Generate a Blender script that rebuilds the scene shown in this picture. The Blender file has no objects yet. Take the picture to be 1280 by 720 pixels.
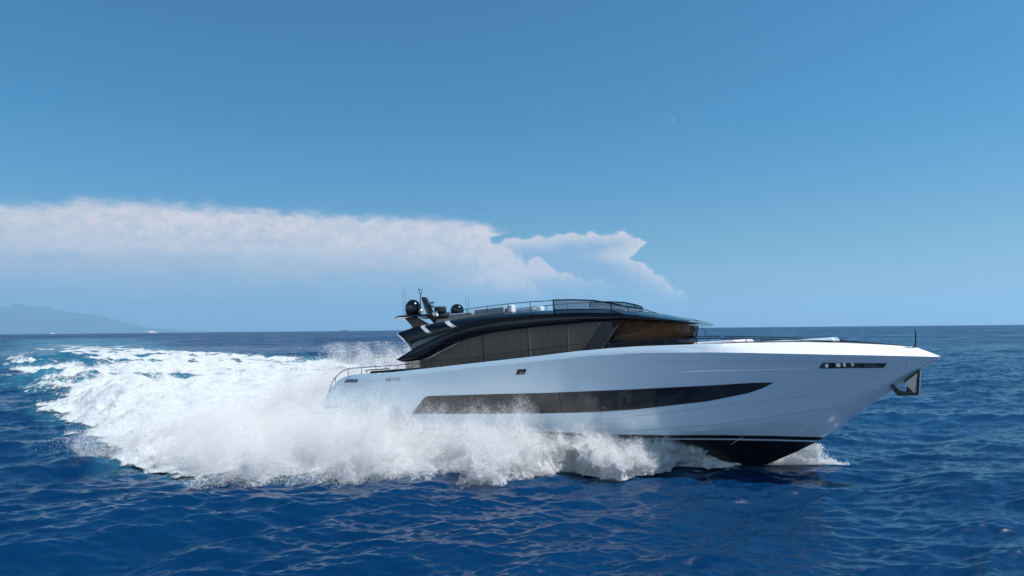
import bpy, math, random
import numpy as np
from mathutils import Vector, Matrix
random.seed(7)
rng = np.random.default_rng(11)
S = bpy.context.scene
R = math.radians
CAM_H = 6.46

# ------------------------------------------------------------------ camera
cd = bpy.data.cameras.new("camera"); cam = bpy.data.objects.new("camera", cd)
S.collection.objects.link(cam); S.camera = cam
cd.lens = 24; cd.sensor_width = 36; cd.clip_start = 0.2; cd.clip_end = 200000
cam.location = (0, 0, CAM_H)
cam.rotation_mode = 'QUATERNION'
_pitch, _roll = R(3.387), R(0.537)
cam.matrix_world = Matrix.Translation((0, 0, CAM_H)) @ Matrix.Rotation(R(90) + _pitch, 4, 'X') @ Matrix.Rotation(-_roll, 4, 'Z')

# ------------------------------------------------------------------ light and exposure
S.view_settings.view_transform = 'Standard'; S.view_settings.look = 'None'
S.view_settings.gamma = 1.0; EXPOSURE = 0.3
S.view_settings.exposure = EXPOSURE
S.view_settings.use_curve_mapping = False
S.render.engine = 'CYCLES'
S.cycles.use_denoising = True
S.cycles.max_bounces = 16; S.cycles.diffuse_bounces = 14; S.cycles.glossy_bounces = 4
S.cycles.transparent_max_bounces = 16; S.cycles.volume_bounces = 1
S.cycles.sample_clamp_indirect = 4.0
S.cycles.caustics_reflective = False; S.cycles.caustics_refractive = False
SUN_DIR = Vector((0.52, -0.15, 0.83)).normalized()
sun_el = math.asin(SUN_DIR.z); sun_az = math.atan2(SUN_DIR.x, SUN_DIR.y)
ld = bpy.data.lights.new("sun", 'SUN'); ld.energy = 5.0; ld.angle = R(0.53); ld.color = (1.0, 0.975, 0.95)
lo = bpy.data.objects.new("sun", ld); S.collection.objects.link(lo)
lo.rotation_euler = SUN_DIR.to_track_quat('Z', 'Y').to_euler()

W = bpy.data.worlds.new("World"); S.world = W; W.use_nodes = True
nt = W.node_tree; nt.nodes.clear()
SKY_STRENGTH = 0.084 / 2 ** EXPOSURE


class NG:
    """tiny helper for chains of maths nodes"""
    def __init__(s, tree): s.t = tree; s.n = tree.nodes; s.l = tree.links
    def new(s, typ, **kw):
        n = s.n.new(typ)
        for k, v in kw.items(): setattr(n, k, v)
        return n
    def put(s, sock, v):
        if isinstance(v, bpy.types.NodeSocket): s.l.new(v, sock)
        else: sock.default_value = v
    def m(s, op, a, b=0.0, c=None, clamp=False):
        n = s.new('ShaderNodeMath', operation=op, use_clamp=clamp)
        s.put(n.inputs[0], a); s.put(n.inputs[1], b)
        if c is not None: s.put(n.inputs[2], c)
        return n.outputs[0]
    def ramp(s, v, a, b):          # smoothstep a..b -> 0..1
        n = s.new('ShaderNodeMapRange', interpolation_type='SMOOTHSTEP', clamp=True)
        s.put(n.inputs[0], v); n.inputs[1].default_value = a; n.inputs[2].default_value = b
        n.inputs[3].default_value = 0; n.inputs[4].default_value = 1
        return n.outputs[0]
    def curve(s, v, pts, lo, hi):  # float curve over points (x, y), y divided by hi-lo
        x0, x1 = pts[0][0], pts[-1][0]
        mr = s.new('ShaderNodeMapRange', clamp=True); s.put(mr.inputs[0], v)
        mr.inputs[1].default_value = x0; mr.inputs[2].default_value = x1
        fc = s.new('ShaderNodeFloatCurve'); s.l.new(mr.outputs[0], fc.inputs['Value'])
        c = fc.mapping.curves[0]
        P = [((x - x0) / (x1 - x0), (y - lo) / (hi - lo)) for x, y in pts]
        c.points[0].location = P[0]; c.points[1].location = P[-1]
        for p in P[1:-1]: c.points.new(*p)
        for p in c.points: p.handle_type = 'AUTO_CLAMPED'
        fc.mapping.update()
        return s.m('MULTIPLY_ADD', fc.outputs[0], hi - lo, lo)
    def noise(s, vec, scale, detail=4, rough=0.55, out='Fac', dist=0.0):
        n = s.new('ShaderNodeTexNoise'); s.put(n.inputs['Vector'], vec)
        n.inputs['Scale'].default_value = scale; n.inputs['Detail'].default_value = detail
        n.inputs['Roughness'].default_value = rough; n.inputs['Distortion'].default_value = dist
        return n.outputs[out]
    def mix(s, f, a, b):
        n = s.new('ShaderNodeMix', data_type='RGBA'); s.put(n.inputs[0], f)
        s.put(n.inputs[6], a); s.put(n.inputs[7], b)
        return n.outputs[2]
    def vec(s, x, y, z):
        n = s.new('ShaderNodeCombineXYZ'); s.put(n.inputs[0], x); s.put(n.inputs[1], y); s.put(n.inputs[2], z)
        return n.outputs[0]


def srgb(r, g, b):
    f = lambda c: (c / 12.92 if c <= 0.04045 else ((c + 0.055) / 1.055) ** 2.4)
    return (f(r / 255), f(g / 255), f(b / 255), 1)


g = NG(nt)
sky = g.new('ShaderNodeTexSky', sky_type='NISHITA', sun_disc=False)
sky.sun_elevation = sun_el; sky.sun_rotation = sun_az
sky.altitude = 0; sky.air_density = 1.0; sky.dust_density = 0.6; sky.ozone_density = 2.6
tc = g.new('ShaderNodeTexCoord')
sep = g.new('ShaderNodeSeparateXYZ'); g.l.new(tc.outputs['Generated'], sep.inputs[0])
DEG = 57.29578
AZ = g.m('MULTIPLY', g.m('ARCTAN2', sep.outputs[0], sep.outputs[1]), DEG)
EL = g.m('MULTIPLY', g.m('ARCSINE', sep.outputs[2]), DEG)
pv = g.vec(AZ, EL, 0.0)
wl = g.noise(g.vec(g.m('MULTIPLY', AZ, 0.8), EL, 3.0), 0.9, 5, 0.62)       # billow noise
wb = g.noise(g.vec(g.m('MULTIPLY', AZ, 0.30), EL, 8.0), 0.5, 3, 0.5)       # broad noise
ws = g.noise(g.vec(g.m('MULTIPLY', AZ, 0.16), EL, 14.0), 1.1, 5, 0.55)     # streaks of the anvil
dn = g.m('SUBTRACT', wl, 0.5); db = g.m('SUBTRACT', wb, 0.5)
# anvil top, right ends of the two shelves, small cumulus tower
topA = g.curve(AZ, [(-90, 7.6), (-60, 8.2), (-40, 8.5), (-34.4, 8.9), (-32.5, 9.35), (-28.5, 9.55), (-18.9, 9.4), (-12.6, 9.3), (-5.3, 9.1), (-2.6, 8.8), (-0.8, 8.2), (2, 7.3)], 0, 12)
wt_ = g.noise(g.vec(g.m('MULTIPLY', AZ, 0.55), g.m('MULTIPLY', EL, 1.2), 31.0), 1.1, 6, 0.65)
topA = g.m('ADD', topA, g.m('MULTIPLY', g.m('SUBTRACT', wt_, 0.5), 1.7))
topA = g.m('ADD', topA, 0.32)
a_top = g.ramp(g.m('SUBTRACT', topA, EL), -0.25, 0.95)
rA = g.curve(EL, [(0, 2.5), (3, 2.0), (4.2, 1.3), (5.4, 0.6), (6.6, -0.6), (7.4, -2.2), (7.8, -1.6), (8.2, -0.4), (8.8, -2.0), (9.3, -5.5), (10, -9)], -10, 4)
rA = g.m('ADD', rA, g.m('MULTIPLY_ADD', dn, 2.6, 0.9))
mA = g.m('MULTIPLY', a_top, g.ramp(g.m('SUBTRACT', rA, AZ), -0.1, 0.7))
topB = g.curve(AZ, [(-6, 6.6), (-2, 7.1), (0, 7.35), (2.7, 7.6), (5.1, 7.8), (8, 7.75), (10.1, 7.6), (11.2, 7.1), (13, 5.5), (16, 2)], 0, 12)
topB = g.m('ADD', topB, g.m('MULTIPLY_ADD', dn, 1.5, 0.25))
b_top = g.ramp(g.m('SUBTRACT', topB, EL), -0.08, 0.35)
rB = g.curve(EL, [(0, 15), (1.5, 14.4), (3.0, 13.5), (3.8, 12.7), (4.5, 11.9), (5.2, 10.8), (5.9, 9.6), (6.4, 10.1), (7.0, 11.1), (7.6, 10.1), (9, 8)], 6, 16)
rB = g.m('ADD', rB, g.m('MULTIPLY_ADD', dn, 3.2, 0.5))
mB = g.m('MULTIPLY', b_top, g.ramp(g.m('SUBTRACT', rB, AZ), -0.05, 0.45))
mask = g.m('MAXIMUM', mA, g.m('MULTIPLY', mB, 0.95))
# thins to the haze below
low = g.ramp(g.m('ADD', EL, g.m('MULTIPLY', db, 3.5)), 0.8, 6.2)
low = g.m('MULTIPLY_ADD', low, 0.66, 0.26)
# bright tops and right-hand ends, grey blue bellies
rimA = g.m('MULTIPLY', g.ramp(g.m('SUBTRACT', rA, AZ), 15.0, 1.0), g.ramp(AZ, -20.0, -5.0))
rimA = g.m('MULTIPLY', g.m('MULTIPLY', rimA, mA), g.ramp(EL, 0.8, 4.2))
rimB = g.m('MULTIPLY', g.m('MULTIPLY', g.ramp(g.m('SUBTRACT', rB, AZ), 4.5, 0.1), mB), g.ramp(EL, 1.0, 3.2))
rimT = g.m('MULTIPLY', g.ramp(g.m('SUBTRACT', topB, EL), 1.7, 0.1), mB)
band = g.m('MULTIPLY', g.ramp(g.m('ADD', EL, g.m('MULTIPLY', g.m('SUBTRACT', ws, 0.5), 5.5)), 0.6, 8.6), mA)
tower_top = g.curve(AZ, [(0, 2), (1.0, 4.9), (2.2, 6.1), (3.4, 5.1), (5.4, 4.35), (8.0, 3.9), (10, 2.5)], 0, 8)
tower = g.ramp(g.m('SUBTRACT', g.m('ADD', tower_top, g.m('MULTIPLY', dn, 1.6)), EL), 0.0, 0.25)
tower = g.m('MULTIPLY', tower, g.ramp(EL, 2.6, 4.8))
bright = g.m('MAXIMUM', g.m('MULTIPLY', band, 0.85), g.m('MAXIMUM', g.m('MULTIPLY', rimA, 0.95), g.m('MAXIMUM', rimB, g.m('MULTIPLY', rimT, 0.9))))
bright = g.m('MAXIMUM', bright, g.m('MULTIPLY', tower, 1.0))
wd_ = g.noise(g.vec(AZ, g.m('MULTIPLY', EL, 1.3), 55.0), 1.7, 6, 0.6)
bright = g.m('MULTIPLY', bright, g.m('MULTIPLY_ADD', wl, 0.9, g.m('MULTIPLY_ADD', wd_, 1.1, 0.08)), clamp=True)
k = 1.0 / (SKY_STRENGTH * 2 ** EXPOSURE)
cbase = [c * k for c in srgb(150, 177, 205)[:3]] + [1]
cbrt = [c * k for c in srgb(233, 224, 224)[:3]] + [1]
ccol = g.mix(bright, cbase, cbrt)
bwhole = g.m('MAXIMUM', bright, low)
alpha = g.m('MULTIPLY', mask, g.m('MULTIPLY', bwhole, 1.0))
# small puffs in the haze and the lilac layer
puffn = g.noise(g.vec(AZ, g.m('MULTIPLY', EL, 1.4), 21.0), 1.6, 4, 0.6)
def puff(az, el, w, h, s):
    a = g.m('DIVIDE', g.m('SUBTRACT', AZ, az), w); b = g.m('DIVIDE', g.m('SUBTRACT', EL, el), h)
    r = g.m('ADD', g.m('MULTIPLY', a, a), g.m('MULTIPLY', b, b))
    v = g.m('SUBTRACT', g.m('MULTIPLY_ADD', puffn, 2.2, -0.3), r)
    return g.m('MULTIPLY', g.ramp(v, 0.0, 0.9), s)
pf = g.m('MAXIMUM', puff(-23.6, 2.75, 1.5, 0.40, 0.6), g.m('MAXIMUM', puff(-28.6, 2.5, 0.8, 0.3, 0.45), puff(-14.5, 2.95, 1.4, 0.45, 0.5)))
pf = g.m('MAXIMUM', pf, puff(-20.5, 2.4, 1.6, 0.22, 0.35))
sky_t = g.new('ShaderNodeMix', data_type='RGBA', blend_type='MULTIPLY'); sky_t.inputs[0].default_value = 1
g.l.new(sky.outputs[0], sky_t.inputs[6]); g.l.new(g.mix(g.ramp(EL, 0.0, 17.0), (0.70, 0.95, 1.00, 1), (0.31, 0.99, 1.26, 1)), sky_t.inputs[7])
# lilac haze layer low over the sea
hz = g.m('MULTIPLY', g.ramp(EL, 5.5, 0.5), 0.78)
chz = [c * k for c in srgb(146, 171, 199)[:3]] + [1]
c0 = g.mix(hz, sky_t.outputs[2], chz)
c1 = g.mix(alpha, c0, ccol)
c2 = g.mix(pf, c1, [c * k for c in srgb(188, 194, 212)[:3]] + [1])
# unseen pale cloud added behind the camera to brighten the hull, which mirrors it
fill_bank = g.m('MULTIPLY', g.ramp(g.m('MULTIPLY', sep.outputs[1], -1.0), -0.05, 0.45), g.m('MULTIPLY', g.ramp(EL, -1.0, 3.0), g.ramp(EL, 42.0, 22.0)))
fill_bank = g.m('MULTIPLY', fill_bank, g.ramp(sep.outputs[0], 0.35, -0.25))
fill_bank = g.m('MULTIPLY', fill_bank, g.ramp(g.noise(tc.outputs['Generated'], 2.6, 4, 0.55), 0.30, 0.56))
c2 = g.mix(g.m('MULTIPLY', fill_bank, 0.9), c2, [c * k for c in (1.55, 1.75, 1.9)] + [1])
# faint day moon, lit from the upper right
def sq(v): return g.m('MULTIPLY', v, v)
def disc(az, el, r):
    d = g.m('SQRT', g.m('ADD', sq(g.m('SUBTRACT', AZ, az)), sq(g.m('SUBTRACT', EL, el))))
    return g.ramp(d, r, r * 0.75)
moon = g.m('MULTIPLY', disc(13.55, 16.55, 0.27), g.m('SUBTRACT', 1.0, disc(13.44, 16.43, 0.27)))
c3 = g.mix(g.m('MULTIPLY', moon, 0.20), c2, [c * k for c in srgb(190, 215, 235)[:3]] + [1])
bg = g.new('ShaderNodeBackground'); g.l.new(c3, bg.inputs[0]); bg.inputs[1].default_value = SKY_STRENGTH
wo = g.new('ShaderNodeOutputWorld'); g.l.new(bg.outputs[0], wo.inputs[0])


# ------------------------------------------------------------------ helpers
def tag(o, label=None, cat=None, group=None, kind=None):
    if label: o["label"] = label
    if cat: o["category"] = cat
    if group: o["group"] = group
    if kind: o["kind"] = kind
    return o


def obj(name, verts, faces, mat=None, parent=None, smooth=False):
    me = bpy.data.meshes.new(name)
    me.from_pydata([tuple(map(float, v)) for v in verts], [], [tuple(int(i) for i in f) for f in faces])
    me.validate(); me.update()
    if smooth: me.polygons.foreach_set("use_smooth", [True] * len(me.polygons))
    if mat: me.materials.append(mat)
    o = bpy.data.objects.new(name, me); S.collection.objects.link(o)
    if parent is not None: o.parent = parent
    return o


def fast_mesh(name, co, quads, mat, attrs=None, smooth=True, sides=4):
    me = bpy.data.meshes.new(name)
    nf = len(quads)
    me.vertices.add(len(co)); me.vertices.foreach_set("co", co.astype(np.float32).ravel())
    me.loops.add(nf * sides); me.polygons.add(nf)
    me.loops.foreach_set("vertex_index", quads.astype(np.int32).ravel())
    me.polygons.foreach_set("loop_start", np.arange(nf, dtype=np.int32) * sides)
    if smooth: me.polygons.foreach_set("use_smooth", np.ones(nf, dtype=bool))
    me.update(calc_edges=True)
    for k_, v in (attrs or {}).items():
        a = me.attributes.new(k_, 'FLOAT', 'POINT'); a.data.foreach_set("value", v.astype(np.float32).ravel())
    me.materials.append(mat)
    o = bpy.data.objects.new(name, me); S.collection.objects.link(o)
    return o


class MB:
    """collects shapes for one mesh"""
    def __init__(s): s.v = []; s.f = []
    def add(s, vs, fs):
        n = len(s.v); s.v += [tuple(v) for v in vs]; s.f += [tuple(i + n for i in f) for f in fs]; return s
    def box(s, x0, x1, y0, y1, z0, z1):
        vs = [(x, y, z) for x in (x0, x1) for y in (y0, y1) for z in (z0, z1)]
        return s.add(vs, [(0, 1, 3, 2), (4, 6, 7, 5), (0, 4, 5, 1), (2, 3, 7, 6), (0, 2, 6, 4), (1, 5, 7, 3)])
    def rbox(s, x0, x1, y0, y1, z0, z1, r=0.03):
        xs = (x0, x0 + r, x1 - r, x1); ys = (y0, y0 + r, y1 - r, y1)
        ring = [(x0 + r, y0), (x1 - r, y0), (x1, y0 + r), (x1, y1 - r), (x1 - r, y1), (x0 + r, y1), (x0, y1 - r), (x0, y0 + r)]
        cx, cy = (x0 + x1) / 2, (y0 + y1) / 2
        sh = lambda p: (p[0] + (r if p[0] < cx else -r), p[1] + (r if p[1] < cy else -r))
        levels = [[(*sh(p), z0) for p in ring], [(*p, z0 + r) for p in ring], [(*p, z1 - r) for p in ring], [(*sh(p), z1) for p in ring]]
        return s.loft(levels, True, True)
    def loft(s, rings, closed=True, caps=True):
        n = len(rings[0]); vs = [p for r_ in rings for p in r_]; fs = []
        for i in range(len(rings) - 1):
            for j in range(n if closed else n - 1):
                a = i * n + j; b = i * n + (j + 1) % n
                fs.append((a, b, b + n, a + n))
        if caps:
            fs.append(tuple(range(n - 1, -1, -1))); fs.append(tuple(range((len(rings) - 1) * n, len(rings) * n)))
        return s.add(vs, fs)
    def tube(s, pts, r, n=8):
        P = [Vector(p) for p in pts]; rs = r if isinstance(r, (list, tuple)) else [r] * len(P)
        rings = []; up0 = None
        for i, p in enumerate(P):
            t = (P[min(i + 1, len(P) - 1)] - P[max(i - 1, 0)]).normalized()
            u = t.cross(Vector((0, 0, 1)) if abs(t.z) < 0.95 else Vector((1, 0, 0))).normalized(); w = t.cross(u)
            rings.append([p + (u * math.cos(2 * math.pi * j / n) + w * math.sin(2 * math.pi * j / n)) * rs[i] for j in range(n)])
        return s.loft(rings)
    def lathe(s, c, prof, n=24):   # prof: (radius, z)
        rings = [[(c[0] + r_ * math.cos(2 * math.pi * j / n), c[1] + r_ * math.sin(2 * math.pi * j / n), c[2] + z) for j in range(n)] for r_, z in prof]
        return s.loft(rings)
    def prism(s, poly, y0, y1):    # poly in (x, z)
        a = [(x, y0, z) for x, z in poly]; b = [(x, y1, z) for x, z in poly]
        return s.loft([a, b])
    def build(s, name, mat, parent=None, smooth=False): return obj(name, s.v, s.f, mat, parent, smooth)


def auto_smooth(o, ang=35):
    me = o.data
    me.polygons.foreach_set("use_smooth", [True] * len(me.polygons))
    me.set_sharp_from_angle(angle=R(ang))
    return o


def mat(name, base, rough=0.4, metal=0.0, coat=0.0, spec=0.5, coat_rough=0.03):
    m = bpy.data.materials.new(name); m.use_nodes = True
    p = m.node_tree.nodes["Principled BSDF"]
    p.inputs["Base Color"].default_value = (*base, 1); p.inputs["Roughness"].default_value = rough
    p.inputs["Metallic"].default_value = metal; p.inputs["Coat Weight"].default_value = coat
    p.inputs["Coat Roughness"].default_value = coat_rough; p.inputs["Specular IOR Level"].default_value = spec
    return m


def vary(m, scale, c1, c2, rlo=None, rhi=None, stretch=(1, 1, 1), bump=0.0, detail=4):
    g_ = NG(m.node_tree); p = m.node_tree.nodes["Principled BSDF"]
    t_ = g_.new('ShaderNodeTexCoord'); mp = g_.new('ShaderNodeMapping'); mp.inputs['Scale'].default_value = stretch
    g_.l.new(t_.outputs['Object'], mp.inputs[0])
    n = g_.noise(mp.outputs[0], scale, detail)
    g_.l.new(g_.mix(g_.ramp(n, 0.3, 0.7), (*c1, 1), (*c2, 1)), p.inputs["Base Color"])
    if rlo is not None: g_.l.new(g_.m('MULTIPLY_ADD', n, rhi - rlo, rlo), p.inputs["Roughness"])
    if bump:
        b = g_.new('ShaderNodeBump'); b.inputs['Strength'].default_value = bump; b.inputs['Distance'].default_value = 0.02
        g_.l.new(n, b.inputs['Height']); g_.l.new(b.outputs[0], p.inputs['Normal'])
    return m


# ------------------------------------------------------------------ the yacht's own frame
L = 33.0
BO = Vector((-9.98282, 45.75391, -0.44363))
BF = Vector((0.82749125, -0.5581499, 0.06104854)); BP = Vector((0.5591929, 0.82903757, 0.0)); BU = BF.cross(BP)
BOAT = Matrix(((BF.x, BP.x, BU.x, BO.x), (BF.y, BP.y, BU.y, BO.y), (BF.z, BP.z, BU.z, BO.z), (0, 0, 0, 1)))
HH = np.array([BF.x, BF.y]) / math.hypot(BF.x, BF.y); HP = np.array([BP.x, BP.y]); O2 = np.array([BO.x, BO.y])


RE = 6371000.0


def tab(pts):
    xs = [p[0] for p in pts]; ys = [p[1] for p in pts]
    return lambda x: np.interp(x, xs, ys)


def half(x):
    x = np.asarray(x, float)
    f = 3.5 * (1 - np.clip((x - 16) / 17, 0, 1) ** 2.4)
    return np.where(x < 8, f - 0.2 * ((8 - x) / 8) ** 2, f)


# ------------------------------------------------------------------ sea: spectra on two tiles, heights sampled on a graded sheet
def ocean_tile(size, n, lmin, lmax, rms, wind, seed, chop, expo=3.2, spread=2.0):
    r_ = np.random.default_rng(seed)
    kk = 2 * np.pi * np.fft.fftfreq(n, size / n)
    kx, ky = np.meshgrid(kk, kk, indexing='ij'); km = np.hypot(kx, ky); km[0, 0] = 1
    amp = km ** (-expo / 2 - 0.5)
    cosd = (kx * wind[0] + ky * wind[1]) / km
    amp = amp * (0.12 + np.abs(cosd) ** spread)
    amp[(km < 2 * np.pi / lmax)] = 0; amp[km > 2 * np.pi / lmin] = 0
    hk = amp * (r_.normal(size=(n, n)) + 1j * r_.normal(size=(n, n)))
    h = np.fft.ifft2(hk).real; sc = rms / h.std(); hk *= sc; h *= sc
    dx = np.fft.ifft2(1j * kx / km * hk).real * chop; dy = np.fft.ifft2(1j * ky / km * hk).real * chop
    return size, n, h, dx, dy


def samp(tile, x, y):
    size, n, *fs = tile
    u = (x / size * n) % n; v = (y / size * n) % n
    i = np.floor(u).astype(int); j = np.floor(v).astype(int); a = u - i; b_ = v - j
    i %= n; j %= n; i1 = (i + 1) % n; j1 = (j + 1) % n
    return [f[i, j] * (1 - a) * (1 - b_) + f[i1, j] * a * (1 - b_) + f[i, j1] * (1 - a) * b_ + f[i1, j1] * a * b_ for f in fs]


wd = np.array([0.42, -0.91])
T_swell = ocean_tile(83.0, 512, 1.1, 26.0, 0.19, wd, 3, 0.75, 2.7, 2.4)
T_chop = ocean_tile(21.7, 512, 0.26, 2.4, 0.038, np.array([0.1, -1.0]), 5, 0.4, 2.5, 2.4)


def fbm2(size, n, lmin, lmax, expo, seed):
    r_ = np.random.default_rng(seed); kk = 2 * np.pi * np.fft.fftfreq(n, size / n)
    kx, ky = np.meshgrid(kk, kk, indexing='ij'); km = np.hypot(kx, ky); km[0, 0] = 1
    a = km ** (-expo); a[km < 2 * np.pi / lmax] = 0; a[km > 2 * np.pi / lmin] = 0
    h = np.fft.ifft2(a * (r_.normal(size=(n, n)) + 1j * r_.normal(size=(n, n)))).real
    return size, n, h / h.std()


T_lump = fbm2(31.0, 512, 0.25, 7.0, 1.7, 21)
T_soft = fbm2(47.0, 256, 1.6, 9.0, 1.6, 23)
T_big = fbm2(190.0, 512, 1.5, 60.0, 1.7, 22)

# wake outline on the water, metres
WAKE = np.array([(10.9, 32.4), (9.3, 31.9), (7.5, 31.3), (5.4, 30.0), (3.9, 29.4), (2.0, 30.1), (-0.1, 30.0), (-2.5, 30.4), (-5.5, 29.6), (-6.8, 29.5),
                 (-9.6, 29.9), (-12.6, 32.2), (-14.2, 31.2), (-18.0, 33.4), (-22.0, 37.2), (-24.4, 41.6), (-27.6, 44.9), (-34.5, 52.5), (-42.2, 62.5),
                 (-53.6, 77.3), (-64.3, 94.1), (-84.5, 118.6), (-112.2, 155.3), (-154.8, 215.4), (-222.3, 311.5), (-320, 450), (-460, 660),
                 (-390, 690), (-300, 540), (-196.3, 364.6), (-118.8, 236.1), (-81.7, 196.8), (-55.9, 164.2), (-41.8, 148.9), (-23.1, 115.9), (-12, 86),
                 (-6, 66), (0, 53), (7, 45), (13, 40), (15.2, 37.0), (13.0, 34.0), (11.6, 32.5)])
GAP = np.array([(-196.8, 279.1), (-152.9, 229.4), (-112.5, 181.6), (-84.0, 140.0), (-66.0, 112.0), (-62.0, 103.0), (-72.3, 115.0), (-92.5, 137.3), (-127.6, 182.0)])


def sdf(poly, x, y):
    """signed distance, positive inside"""
    d = np.full(x.shape, 1e9); ins = np.zeros(x.shape, bool)
    for i in range(len(poly)):
        ax, ay = poly[i - 1]; bx, by = poly[i]
        ex, ey = bx - ax, by - ay
        t = np.clip(((x - ax) * ex + (y - ay) * ey) / (ex * ex + ey * ey), 0, 1)
        d = np.minimum(d, (x - ax - t * ex) ** 2 + (y - ay - t * ey) ** 2)
        c = ((ay > y) != (by > y)) & (x < (bx - ax) * (y - ay) / ((by - ay) if by != ay else 1e-9) + ax)
        ins ^= c
    return np.sqrt(d) * np.where(ins, 1, -1)


def sstep(v, a, b):
    t = np.clip((v - a) / (b - a), 0, 1); return t * t * (3 - 2 * t)


def water(x, y):
    """height, horizontal shift, foam amount and aeration at points on the water"""
    r = np.hypot(x, y)
    h, dx, dy = samp(T_swell, x, y)
    h2, dx2, dy2 = samp(T_chop, x, y)
    f2 = 1 - sstep(r, 90, 260)
    z = h + h2 * f2; sx = dx + dx2 * f2; sy = dy + dy2 * f2
    sel = (r < 1300) & (y > 15) & (x < 30)
    foam = np.zeros(x.shape); aer = np.zeros(x.shape); lift = np.zeros(x.shape)
    xs, ys, rs = x[sel], y[sel], r[sel]
    if len(xs):
        l1 = samp(T_lump, xs, ys)[0]; q1 = samp(T_soft, xs, ys)[0]; b1 = samp(T_big, xs, ys)[0]
        w = np.clip(rs / 40.0, 0.6, 14)
        s = sdf(WAKE, xs, ys) + (l1 * 0.35 + b1 * 0.9) * np.clip(w, 0.6, 4)
        gp = sdf(GAP, xs, ys) + b1 * 1.8
        wide = 1.7 + 1.3 * sstep(rs, 60, 140)
        core = sstep(s, -wide * w, 1.6 * w)
        gap = sstep(gp, -4, 4)
        far = sstep(rs, 130, 520)
        fo = core * (1 - 0.75 * gap) * (1 - 0.60 * far)
        # streaks of clearer water inside the old wake
        fo *= 1 - 0.60 * sstep(rs, 50, 110) * sstep(b1, -0.4, 1.1)
        fo *= 1 - 0.12 * sstep(rs, 45, 80)
        foam[sel] = fo
        aer[sel] = sstep(s, -2.5 * w, 1.5 * w) * (1 - 0.2 * gap)
        # the curling outer ridge on the left and the churned hump behind the stern
        ridge = np.exp(-((s - 3.0 * w) / (2.0 * w)) ** 2) * sstep(rs, 36, 60) * (1 - sstep(rs, 150, 330)) * (xs < -0.45 * ys)
        hump = sstep(s, 0, 8) * (1 - sstep(rs, 60, 140))
        lift[sel] = ridge * (0.8 + 0.16 * q1) + hump * 0.35 + core * (0.15 * q1 + 0.06 * b1 + 0.02 * l1 * (1 - sstep(rs, 40, 80))) * (1 - far)
    return z, sx, sy, foam, aer, lift


fp = CAM_H * 683.0
rows = [0.0, 2, 4, 6, 7.5, 9]
r_ = 10.0
while r_ < 63000:
    rows.append(r_); r_ += max(0.05, min(0.62 * r_ * r_ / fp, 0.16 + 0.004 * r_, ) if r_ < 200 else 0.62 * r_ * r_ / fp)
rows = np.array(rows + [72000.0])
fine = np.radians(np.linspace(-47, 47, 1500)); coarse = np.radians(np.linspace(47, 313, 120)[1:-1])
az = np.concatenate([fine, coarse]); nr, na = len(rows), len(az)
RR, AA = np.meshgrid(rows, az, indexing='ij')
X = RR * np.sin(AA); Y = RR * np.cos(AA)
z, sx, sy, foam, aer, lift = water(X.ravel(), Y.ravel())
fade = 1 - sstep(RR.ravel(), 4000, 9000)
okc = (np.abs(AA.ravel()) < R(47.5)).astype(float)
curv = RR.ravel() ** 2 / (2 * RE)       # the sea drops away beyond its own horizon
co = np.stack([X.ravel() + sx * fade * okc, Y.ravel() + sy * fade * okc, z * fade * okc + lift - 0.15 * foam - curv], 1)
idx = np.arange(nr * na).reshape(nr, na)
q = np.stack([idx[:-1, :], idx[:-1, :][:, list(range(1, na)) + [0]], idx[1:, :][:, list(range(1, na)) + [0]], idx[1:, :]], -1).reshape(-1, 4)
q = q[na:] if False else q

m_sea = bpy.data.materials.new("sea_water"); m_sea.use_nodes = True
g = NG(m_sea.node_tree); P = m_sea.node_tree.nodes["Principled BSDF"]
geo = g.new('ShaderNodeNewGeometry')
at = g.new('ShaderNodeAttribute', attribute_name='aer')
fine_n = g.noise(geo.outputs['Position'], 5.0, 5, 0.66, out='Color')
broad_n = g.noise(geo.outputs['Position'], 0.55, 2, 0.5, out='Color')
def centred(c, k):
    a = g.new('ShaderNodeVectorMath', operation='SUBTRACT'); g.l.new(c, a.inputs[0]); a.inputs[1].default_value = (0.5, 0.5, 0.5)
    b = g.new('ShaderNodeVectorMath', operation='MULTIPLY'); g.l.new(a.outputs[0], b.inputs[0]); b.inputs[1].default_value = k
    return b.outputs[0]
lod = g.new('ShaderNodeAttribute', attribute_name='lod')      # slopes of waves too small for the sheet's own mesh
amp = g.m('MULTIPLY_ADD', lod.outputs['Fac'], 1.2, 1.0)
sc1 = g.new('ShaderNodeVectorMath', operation='SCALE'); g.l.new(centred(fine_n, (0.18, 0.32, 0)), sc1.inputs[0]); g.l.new(amp, sc1.inputs['Scale'])
sc2 = g.new('ShaderNodeVectorMath', operation='SCALE'); g.l.new(centred(broad_n, (0.16, 0.26, 0)), sc2.inputs[0]); g.l.new(amp, sc2.inputs['Scale'])
add1 = g.new('ShaderNodeVectorMath', operation='ADD'); g.l.new(sc1.outputs[0], add1.inputs[0]); g.l.new(sc2.outputs[0], add1.inputs[1])
add2 = g.new('ShaderNodeVectorMath', operation='ADD'); g.l.new(add1.outputs[0], add2.inputs[0]); g.l.new(geo.outputs['Normal'], add2.inputs[1])
nrm = g.new('ShaderNodeVectorMath', operation='NORMALIZE'); g.l.new(add2.outputs[0], nrm.inputs[0])
g.l.new(nrm.outputs[0], P.inputs['Normal'])
patch = g.ramp(g.noise(geo.outputs['Position'], 0.05, 3), 0.3, 0.7)
deep = g.mix(patch, (0.0001, 0.017, 0.060, 1), (0.0002, 0.025, 0.076, 1))
g.l.new(g.mix(g.m('MULTIPLY', at.outputs['Fac'], 0.75), deep, (0.030, 0.145, 0.22, 1)), P.inputs['Base Color'])
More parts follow.
